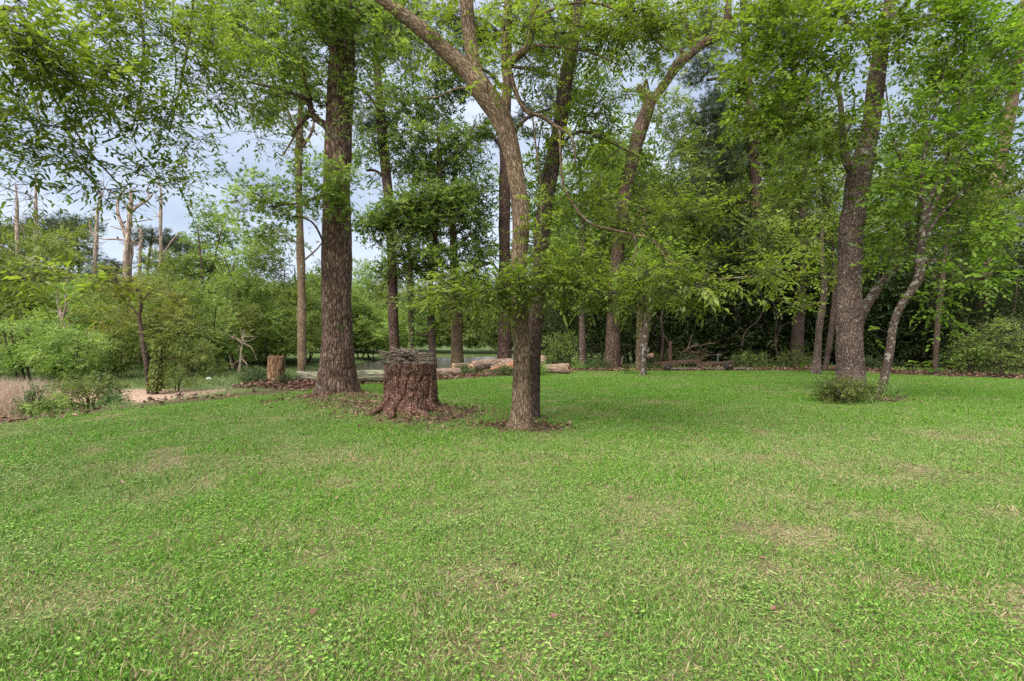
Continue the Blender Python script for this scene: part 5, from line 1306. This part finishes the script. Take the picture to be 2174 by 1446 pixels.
log('short fat sawn log with a pale cut face left, nearest of the pink logs', on(922, 18.6, .17, .02), on(976, 18.9, .17, .02), .17, .165, 'log_pink', 202)
log('small pinkish log behind the nearest sawn one', on(962, 21.2, .15, .12), on(996, 21.6, .15, .12), .15, .14, 'log_pink', 203)
log('short round log butted against the long pink one', on(1000, 20.6, .2, .06), on(1020, 21.2, .2, .06), .19, .19, 'log_pink', 204)
log('long smooth pinkish log with a pointed left end, lowest of the central heap', on(1006, 21.0, .22, .12), on(1100, 22.2, .24, .16), .20, .24, 'log_pink', 205)
log('low log right of the twin trunks with its cut face to the right', on(1156, 20.6, .21), on(1207, 20.2, .24), .19, .25, 'log_pink', 207)
# torn butt log
p0, p1 = on(1042, 20.2, .2, .10), on(1150, 21.0, .3, .16)
root = thing('log', 'tapering torn log with red splintered underside and a round knob end behind the twin trunks', 'log', tuple((np.array(p0) + p1) / 2))
base = (np.array(p0) + p1) / 2
q = catmull([p0, (np.array(p0) + p1) / 2 + (0, 0, .08), p1], 40) - base
mb = MB(); tube(mb, q, np.interp(np.linspace(0, 1, 40), [0, .3, .7, 1], [.05, .17, .28, .31]), 28, disp=ridge(206, .03, 6, 1.2, .06), cap=True); mb.obj('side', M['log_pink'], root)
mb = MB(); tube(mb, q + np.array([0, -.10, -.09]), np.interp(np.linspace(0, 1, 40), [0, .3, .7, 1], [.04, .15, .24, .2]), 22, disp=ridge(216, .06, 8, 1.5, .06), cap=True); mb.obj('torn_wood', M['log_raw'], root)
c_ = q[-1]; mb = MB(); tube(mb, np.array([c_ + (-.15, 0, .02), c_ + (-.05, 0, .02), c_ + (.05, 0, .0), c_ + (.14, 0, -.04), c_ + (.18, 0, -.05)]), [.24, .34, .33, .2, .04], 24, disp=ridge(217, .05, 6, 6, .07)); mb.obj('butt_knob', M['log_pink'], root)

# weathered orange stump left
M['wood_orange'] = bark_mat('stump_orange', (.17, .09, .045), (.42, .25, .14), (.60, .42, .26), scale=1.0, stretch=.12, bump=.9, lichen=.1, lcol=(.3, .26, .18))
px_, Yp = 586, 14.6
x_ = (px_ - 1087) / F * Yp; z_ = gz(x_, Yp)
root = thing('tree_stump', 'small weathered orange stump in the leaf heap at the left lawn edge', 'stump', (x_, Yp, z_))
zz = np.concatenate([np.linspace(-.2, .80, 40), [.82, .815]])
rr = np.concatenate([.245 + .05 * np.exp(-(zz[:40]) / .12), [.22, .03]])
mb = MB(); tube(mb, np.stack([zz * .03, zz * 0, zz], -1), rr, 48, disp=ridge(231, .022, 8, 1.0, .05), cap=True); mb.obj('bark', M['wood_orange'], root)
mb = MB(); rng = np.random.default_rng(3)
for k in range(14):
    a = rng.random() * 6.28; h = rng.uniform(.02, .07)
    prisms(mb, [(math.cos(a) * .2, math.sin(a) * .2, .78)], [(math.cos(a) * .21, math.sin(a) * .21, .82 + h)], .035, .006, 0)
tag(mb.obj('splinters', M['wood_orange'], root), kind='stuff')

# ------------------------------------------------------------------ shrubs
def shrub(name, label, cat, px, Y, w, h, ncl, leaf, seed, spec='shrub', size=1.0, rc=.12, ns=9, d=None, group=None, stems=6, dz=0):
    rng = np.random.default_rng(seed)
    x = (px - 1087) / F * Y
    root = thing(name, label, cat, (x, Y, gz(x, Y)), group)
    d = d or w
    nodes, nr = [], []
    mb = MB()
    for k in range(stems):
        a = rng.random() * 6.28; r_ = rng.uniform(.2, .8)
        q = catmull([(math.cos(a) * .05 * w, math.sin(a) * .05 * d, -.05), (math.cos(a) * .3 * r_ * w / 2, math.sin(a) * .3 * r_ * d / 2, h * .4), (math.cos(a) * r_ * w / 2, math.sin(a) * r_ * d / 2, h * rng.uniform(.6, .9))], 8)
        tube(mb, q, np.linspace(.012, .004, 8) * (1 + h * .5), 5, 1); nodes.append(q[1:]); nr.append(np.full(7, .008))
    crown(mb, np.vstack(nodes), np.concatenate(nr), [((0, 0, h * .52 + dz), (w / 2, d / 2, h * .46), ncl, rc, ns)], spec, rng, size=size)
    o = mb.obj('foliage', [M[leaf], M['twig']], root, smooth=False); tag(o, kind='stuff')
    return root
shrub('shrub', 'small leaved green shrub wrapped round the foot of the big right tree', 'shrub', 1776, 10.9, 1.15, .52, 46, 'oak', 241, size=1.15)
shrub('shrub', 'right half of the shrub growth at the big right tree, thinner and mixed with grass', 'shrub', 1830, 11.0, .7, .45, 20, 'oak', 242, size=1.15)
shrub('shrub', 'dusty green shrub on the left side of the small orange stump', 'shrub', 545, 14.7, 1.0, .55, 60, 'shrub', 243)
shrub('shrub', 'little shrub growing at the right foot of the small orange stump', 'shrub', 608, 14.0, .45, .28, 18, 'shrub', 244)
shrub('shrub', 'bushy green shrub with small leaves on the left bank beside the sand', 'shrub', 190, 13.0, 1.7, 1.0, 90, 'marsh', 245, size=1.2, rc=.17)
shrub('shrub', 'low spiky shrub on the bank right of the bushy one', 'shrub', 105, 11.2, .7, .55, 26, 'marsh', 246, size=1.1)
shrub('shrub', 'upright little shrub on the left bank near the picture edge', 'shrub', 70, 11.6, .5, .75, 22, 'shrub', 247, size=1.2)
shrub('shrub', 'low shrub in the dry bank growth below the ivy clad trunks', 'shrub', 245, 12.4, .5, .42, 18, 'shrub', 248, size=1.1)
shrub('shrub', 'yellow green sapling shrub right behind the ivy clad trunks', 'shrub', 375, 21.5, 1.6, 1.1, 34, 'marsh', 249, size=1.6, rc=.25)
shrub('shrub', 'grey green shrub between the short sawn log and the long pink one', 'shrub', 988, 19.4, .75, .4, 26, 'shrub', 250, size=1.1)
shrub('shrub', 'leafy weeds in front of the torn log', 'shrub', 1068, 19.3, 1.0, .38, 24, 'shrub', 251, size=1.0)
shrub('shrub', 'bright shrub cluster at the foot of the dark trees behind the twin trunks', 'shrub', 1190, 25.5, 2.2, 1.9, 60, 'oak', 252, size=1.9, rc=.3)
shrub('shrub', 'shrub at the foot of the big leaning oak', 'shrub', 1275, 23.2, 1.3, .5, 34, 'shrub', 253, size=1.3, rc=.2)
shrub('shrub', 'pale green open shrub with arching twigs at the right picture edge', 'shrub', 2120, 18.6, 2.2, 2.4, 60, 'oak', 254, size=1.8, rc=.3)
shrub('shrub', 'lower open shrub beside the leaf band at the far right', 'shrub', 2060, 19.2, 1.5, 1.5, 34, 'oak', 255, size=1.7, rc=.26)
shrub('shrub', 'dark shrub behind the trailer tyre', 'shrub', 1590, 24.8, 2.0, .9, 44, 'dark', 256, size=1.5, rc=.25)
shrub('shrub', 'low dark shrub left of the trailer', 'shrub', 1390, 25.0, 1.6, .8, 34, 'dark', 257, size=1.4, rc=.22)
shrub('shrub', 'green shrub growing between trailer and brush pile', 'shrub', 1465, 25.4, 1.7, .8, 34, 'shrub', 258, size=1.5, rc=.22)
shrub('shrub', 'low green growth at the woods edge left of the young trunk', 'shrub', 1680, 25.0, 2.4, .8, 44, 'dark', 259, size=1.5, rc=.25)
shrub('shrub', 'leafy shrub left of the curving lichen spotted trunk at the woods edge', 'shrub', 1850, 22.5, 1.6, .7, 34, 'shrub', 260, size=1.5, rc=.22)

def scat_weeds(name, label, pts, lo, hi, mat, seed, per=16, spread=.25, wide=.5, lean=.28):
    rng = np.random.default_rng(seed)
    P0 = np.repeat(np.asarray(pts, float), per, axis=0)
    n = len(P0)
    P0[:, :2] += rng.normal(0, spread, (n, 2))
    pos = np.stack([P0[:, 0], P0[:, 1], height(P0[:, 0], P0[:, 1]) - .01], -1)
    dd = rng.normal(size=(n, 3)) * lean + np.array([0, 0, 1.0])
    up = rng.normal(size=(n, 3)) * np.array([1, 1, .2])
    mb = MB(); leaves(mb, pos, dd, up, rng.uniform(lo, hi, n), 'blade', rng.random(n), 0, wide)
    mb.B[-1] = np.full((n * 5, 3), .98)
    return tag(mb.obj(name, M[mat], smooth=False), label, kind='stuff')
rng = np.random.default_rng(23)
def region(n, fx, fy):
    return np.stack([rng.uniform(*fx, n), rng.uniform(*fy, n)], -1)
def pxr(n, p0, p1, y0, y1):
    Y = rng.uniform(y0, y1, n); px = rng.uniform(p0, p1, n)
    return np.stack([(px - 1087) / F * Y, Y], -1)
def outside(p, a=.25, b=99):
    d = edge_d(p[:, 0], p[:, 1]); return p[(d > a) & (d < b)]
scat_weeds('dry_weeds', 'feathery pinkish dry weeds on the bank at the far left', outside(pxr(620, -90, 85, 11.5, 18)), .5, 1.1, 'drygrass', 1, 20, .22, .12, .35)
scat_weeds('dry_weeds', 'thin dry weeds and stalks along the left bank below the double trunk', outside(pxr(420, 0, 500, 10, 15.0), .5), .10, .26, 'drygrass', 2, 10, .25, .14, .5)
scat_weeds('weeds', 'mixed green weeds along the left bank', outside(pxr(620, -100, 600, 9, 14.5), .2, 3.5), .06, .18, 'grass', 3, 10, .2, .35, .45)
scat_weeds('marsh_grass', 'green marsh plants behind the sand, up to the pond', outside(pxr(3400, -100, 1280, 23.5, 37), 6), .10, .34, 'marshg', 4, 10, .7, .8, .5)
scat_weeds('weeds', 'taller grass fringe where the lawn meets the logs', outside(pxr(260, 860, 1420, 18, 24), .1, 1.6), .12, .35, 'grass', 5, 9, .2, .5, .35)
scat_weeds('weeds', 'grassy weeds along the edge of the dark woods', outside(pxr(1300, 1200, 2250, 17, 30), 1.4, 6), .12, .42, 'grass', 6, 9, .25, .5, .45)
scat_weeds('weeds', 'patch of green weeds and seedlings between the oak and the near stump', np.stack([np.concatenate([rng.normal(-3.2, .65, 130), rng.normal(-2.2, .9, 90)]), np.concatenate([rng.normal(10.5, .55, 130), rng.normal(8.7, .35, 90)])], -1), .04, .13, 'weed', 7, 9, .12, .8, .6)
def clump(label, px, Y, n, h, seed, sp=.06):
    x = (px - 1087) / F * Y; rng_ = np.random.default_rng(seed)
    mb = MB(); pos = np.stack([rng_.normal(0, sp, n), rng_.normal(0, sp, n), np.zeros(n)], -1)
    dd = rng_.normal(size=(n, 3)) * .45 + np.array([0, 0, .9])
    leaves(mb, pos, dd, rng_.normal(size=(n, 3)) * np.array([1, 1, .2]), h * rng_.uniform(.5, 1.1, n), 'blade', rng_.random(n), 0, .26)
    mb.B[-1] = np.full((n * 5, 3), .9)
    tag(mb.obj('grass_clump', M['grass'], loc=(x, Y, gz(x, Y)), smooth=False), label, 'grass clump')
clump('long bladed grass clump at the foot of the curving trunk', 1892, 11.6, 120, .5, 1, .10)
clump('arching grass blades in the shrub in front of the big right tree', 1830, 10.7, 60, .42, 2, .12)
clump('tall grass clump behind the twin trunks by the torn log', 1147, 19.2, 150, .75, 3, .12)
clump('tuft of tall grass right of the low log', 1232, 22.5, 110, .6, 4, .12)
clump('spiky dark grass tuft on the left bank', 248, 11.6, 90, .4, 5, .06)

# big leaved plants at the right edge of the woods
def bigleaf(label, px, Y, n, seed, h=.45):
    rng_ = np.random.default_rng(seed); x = (px - 1087) / F * Y
    root = thing('broad_leaved_plant', label, 'plant', (x, Y, gz(x, Y)), 'broad leaved plants at the woods edge')
    for k in range(n):
        a = k / n * 6.28 + rng_.normal(0, .3); r_ = rng_.uniform(.12, .42)
        tip = np.array([math.cos(a) * r_, math.sin(a) * r_, h * rng_.uniform(.6, 1.1)])
        mb = MB(); tube(mb, catmull([(0, 0, -.02), tip * np.array([.4, .4, .8]), tip], 6), np.full(6, .006), 5); mb.obj('stalk', M['weedstalk'], root)
        mb = MB()
        dd = np.array([[math.cos(a), math.sin(a), -.15]]); leaves(mb, tip[None] - dd * .08, dd, np.array([[0, 0, 1.0]]) + rng_.normal(0, .25, (1, 3)), .30 * rng_.uniform(.8, 1.2), 'broad', [rng_.random()], 0, 1.35)
        mb.obj('leaf', M['broad'], root, smooth=False)
M['weedstalk'] = plain_mat('green_stalk', [(.3, (.06, .1, .03)), (.7, (.1, .16, .05))])
bigleaf('broad leaved plant at the woods edge, left of the pair near the leaf band', 1945, 20.6, 7, 1)
bigleaf('broad leaved plant at the woods edge, the right and larger of the pair', 1995, 20.2, 10, 2, .5)
bigleaf('lower broad leaved plant in front of the larger one', 1975, 19.4, 6, 3, .3)
bigleaf('single pale round leaved plant beside the slim young trunk', 1716, 21.5, 3, 4, .3)
bigleaf('pale small plant at the foot of the short crooked trunk', 1345, 20.2, 5, 5, .2)

# ------------------------------------------------------------------ brush pile in the woods
rng = np.random.default_rng(29)
cx, cy = (1478 - 1087) / F * 27, 27.0
M['bark_pink'] = plain_mat('dead_branch', [(.3, (.07, .045, .035)), (.55, (.16, .10, .075)), (.75, (.27, .18, .14))], 10)
for k in range(34):
    a = rng.random() * 6.28; L = rng.uniform(.5, 1.1)
    c = np.array([cx + rng.normal(0, .36), cy + rng.normal(0, .3), gz(cx, cy) + .35 + rng.random() * .6])
    tl = rng.normal(0, .35); dv = np.array([math.cos(a) * math.cos(tl), math.sin(a) * .4, math.sin(tl)]) * L / 2
    stick(c - dv, c + dv, rng.uniform(.016, .032), 'reddish dead branch lying in the brush pile behind the trailer', 500 + k, 'branches of the brush pile', mat='bark_pink', name='dead_branch')
stick(P(1456, 745, 26.3), P(1470, 712, 26.3), .045, 'thick pale dead limb standing up out of the brush pile', 560, None, mat='bark_pink', name='dead_branch')
stick(P(1450, 748, 26.5), P(1520, 728, 26.5), .05, 'long pale branch lying across the foot of the brush pile', 561, None, mat='bark_pink', name='dead_branch')
stick(P(1319, 775, 22.6), P(1322, 758, 22.6), .05, 'curved pale piece of dead wood right of the leaning oak', 562, None, mat='bark_pink', name='dead_branch')
for k, (a, b_, Y, r, lab) in enumerate([((1575, 735), (1625, 640), 26.5, .045, 'dark slanting dead stem in the shade right of the brush pile'), ((1400, 780), (1412, 610), 25.5, .09, 'dark leaning bare stem left of the rusty post'),
                                        ((1660, 790), (1640, 640), 26.5, .05, 'thin dark stem leaning left in front of the shaded broad trunk'), ((1640, 735), (1662, 690), 26.2, .03, 'pale thin twig slanting in the dark woods'),
                                        ((1430, 790), (1405, 700), 26.5, .09, 'crooked dark stem beside the rusty post'), ((2030, 740), (2060, 660), 22, .03, 'thin bare stem in the shade at the right'), ((2085, 795), (2070, 725), 19, .025, 'pale bare stem of a sapling beside the far right leaf band')]):
    stick(P(*a, Y), P(*b_, Y + .4), r, lab, 580 + k, None, mat='bark_dark', name='bare_stem')['category'] = 'stem'

# ------------------------------------------------------------------ old boat trailer
M['rusty'] = plain_mat('rusty_steel', [(.3, (.05, .03, .022)), (.5, (.13, .075, .055)), (.7, (.24, .155, .115))], 9, .85, .4)
M['board'] = plain_mat('grey_board', [(.3, (.13, .115, .09)), (.5, (.24, .21, .17)), (.7, (.36, .33, .28))], 7, .9, .3, stretch=(.3, 1, 3))
M['tyre'] = plain_mat('old_tyre', [(.3, (.02, .02, .02)), (.7, (.05, .047, .043))], 20, .8, .3)
M['galv'] = plain_mat('dull_galvanised', [(.3, (.06, .06, .055)), (.7, (.17, .165, .155))], 9, .6, .2)
def beam(mb, a, b_, w, h, mat=0):
    a, b_ = np.asarray(a, float), np.asarray(b_, float)
    t = nrm(b_ - a); s = nrm(np.cross(t, [0, 0, 1.0])); u = np.cross(s, t)
    e = .008
    ring = [(-w + e, -h), (w - e, -h), (w, -h + e), (w, h - e), (w - e, h), (-w + e, h), (-w, h - e), (-w, -h + e)]
    V = [p + s * x_ * .5 * 1 + u * z_ * .5 for p in (a, b_) for x_, z_ in ring]
    F_ = [np.array([[k, (k + 1) % 8, 8 + (k + 1) % 8, 8 + k] for k in range(8)]), np.array([[7, 6, 5, 4, 3, 2, 1, 0], [8, 9, 10, 11, 12, 13, 14, 15]])]
    mb.add(V, F_, mat)
def obox(name, a, b_, w, h, mat, parent, base):
    mb = MB(); beam(mb, np.asarray(a) - base, np.asarray(b_) - base, w, h); return mb.obj(name, M[mat], parent, smooth=False)
def wheel(parent, c, r, w, axis_deg, base):
    c = np.asarray(c, float) - base
    ax = np.array([math.sin(R(axis_deg)), -math.cos(R(axis_deg)), 0.0])
    mb = MB()
    pr = [(-.5, .62), (-.5, .85), (-.42, .96), (-.2, 1.0), (.2, 1.0), (.42, .96), (.5, .85), (.5, .62)]
    tube(mb, np.array([c + ax * w * p_[0] for p_ in pr]) + np.arange(8)[:, None] * ax * 1e-4, [r * p_[1] for p_ in pr], 28)
    ty = mb.obj('tyre', M['tyre'], parent)
    mb = MB(); pr = [(.46, .62), (.46, .56), (.15, .5), (.1, .22), (.3, .2), (.34, .02)]
    tube(mb, np.array([c + ax * w * p_[0] for p_ in pr]) + np.arange(6)[:, None] * ax * 1e-4, [r * p_[1] for p_ in pr], 24)
    tube(mb, np.array([c - ax * w * .46, c + ax * w * .1]), [r * .6, r * .5], 24, cap=True)
    mb.obj('rim', M['rusty'], parent)
g_ = gz(9, 23.2)
base = P(1480, 780, 23.0); base[2] = g_
tr = thing('boat_trailer', 'rusty old boat trailer with bare frame rails at the edge of the woods', 'trailer', tuple(base))
def Q(px, py, Y): return P(px, py, Y)
obox('rail', Q(1404, 774, 22.6), Q(1488, 766, 24.0), .08, .13, 'rusty', tr, base)
obox('rail', Q(1384, 772, 24.4), Q(1470, 764.5, 24.6), .08, .10, 'rusty', tr, base)
obox('rail', Q(1482, 777, 22.5), Q(1523, 770, 22.8), .08, .13, 'rusty', tr, base)
obox('rail', Q(1523, 771, 22.9), Q(1556, 768, 23.3), .08, .11, 'rusty', tr, base)
obox('rail', Q(1425, 771, 24.5), Q(1552, 769, 24.6), .07, .09, 'rusty', tr, base)
obox('cross_member', Q(1410, 776, 22.6), Q(1409, 770.5, 24.6), .08, .08, 'rusty', tr, base)
obox('cross_member', Q(1523, 774, 22.9), Q(1510, 770, 24.6), .08, .08, 'rusty', tr, base)
obox('axle', Q(1545, 780, 22.7), Q(1534, 776.5, 24.6), .07, .07, 'rusty', tr, base)
obox('upright', Q(1520, 780, 22.78), Q(1520, 757, 22.78), .05, .05, 'rusty', tr, base)
obox('upright', Q(1523.5, 772, 22.7), Q(1524, 752, 22.7), .07, .05, 'galv', tr, base)
obox('upright', Q(1529, 772, 22.9), Q(1529, 751.5, 22.9), .10, .06, 'galv', tr, base)
obox('roller_bracket', Q(1522, 752.5, 22.75), Q(1531, 752, 22.95), .08, .05, 'galv', tr, base)
wheel(tr, Q(1417, 781, 22.2), .17, .13, 25, base)
wheel(tr, Q(1548, 778, 22.3), .23, .17, 25, base)
wheel(tr, Q(1556, 775, 24.7), .23, .17, 25, base)
for k, (a, b_, w, lab) in enumerate([((1428, 776.5), (1483, 779), .26, 'grey weathered plank under the middle of the trailer'), ((1495, 781), (1540, 780.5), .22, 'grey plank end between trailer frame and right wheel'),
                                     ((1562, 780.5), (1605, 782.5), .24, 'grey board lying on the grass right of the trailer wheel')]):
    p0, p1 = Q(*a, 22.7), Q(*b_, 23.0)
    p0[2] = gz(p0[0], p0[1]) + .10; p1[2] = gz(p1[0], p1[1]) + .07
    c = (p0 + p1) / 2; mb = MB(); beam(mb, p0 - c, p1 - c, w, .05)
    tag(mb.obj('plank', M['board'], loc=tuple(c), smooth=False), lab, 'plank', 'grey planks at the trailer')
c = Q(1422, 770, 25.0); c[2] = gz(c[0], c[1]); mb = MB(); beam(mb, (0, 0, -.1), (.02, 0, 1.42), .12, .15)
tag(mb.obj('post', M['rusty'], loc=tuple(c), smooth=False), 'dark rusty square post standing behind the trailer', 'post')
c = Q(1378, 757, 22.6); root = thing('log', 'short sawn log end lying on its side behind the crooked pale trunk', 'log', tuple(c))
mb = MB(); tube(mb, np.array([(-.1, .3, -.1), (0, 0, 0), (.09, -.18, .06)]), [.12, .12, .115], 16, cap=True); mb.obj('side', M['log_pink'], root)
mb = MB(); tube(mb, np.array([(.088, -.176, .06), (.096, -.19, .064)]), [.11, .105], 16, cap=True); mb.obj('cut_end', M['log_end'], root)
# white scrap in the marsh, twigs on the lawn
M['white'] = plain_mat('white_scrap', [(.3, (.5, .5, .5)), (.7, (.75, .75, .75))])
c = at(443, 27); mb = MB(); rng = np.random.default_rng(2)
q = nrm(rng.normal(size=(30, 3))) * .12
tube(mb, [(-.14, 0, .06), (-.05, .01, .12), (.06, 0, .11), (.14, 0, .03)], [.02, .09, .08, .015], 8, disp=ridge(3, .03)); tag(mb.obj('scrap', M['white'], loc=c), 'small white scrap lying on the green marsh', 'scrap')
for k, (px, py, L, a, lab) in enumerate([(365, 872, .35, .2, 'fallen leafy twig lying on the lawn near the left bank'), (915, 1270, .16, 2.6, 'small pale twig in the foreground straw patch'), (1590, 905, .12, 1.2, 'dark twig tip on the lawn in front of the woods'),
                                         (1760, 1075, .10, .3, 'short dark twig on the right lawn'), (1280, 960, .15, .9, 'thin twig in the middle of the lawn')]):
    Y = CAM_H * F / (py - 723); x = (px - 1087) / F * Y; z = gz(x, Y) + .03
    dv = np.array([math.cos(a), math.sin(a), .04]) * L / 2
    stick(np.array([x, Y, z]) - dv, np.array([x, Y, z]) + dv, .005, lab, 600 + k, None, name='twig')['category'] = 'twig'
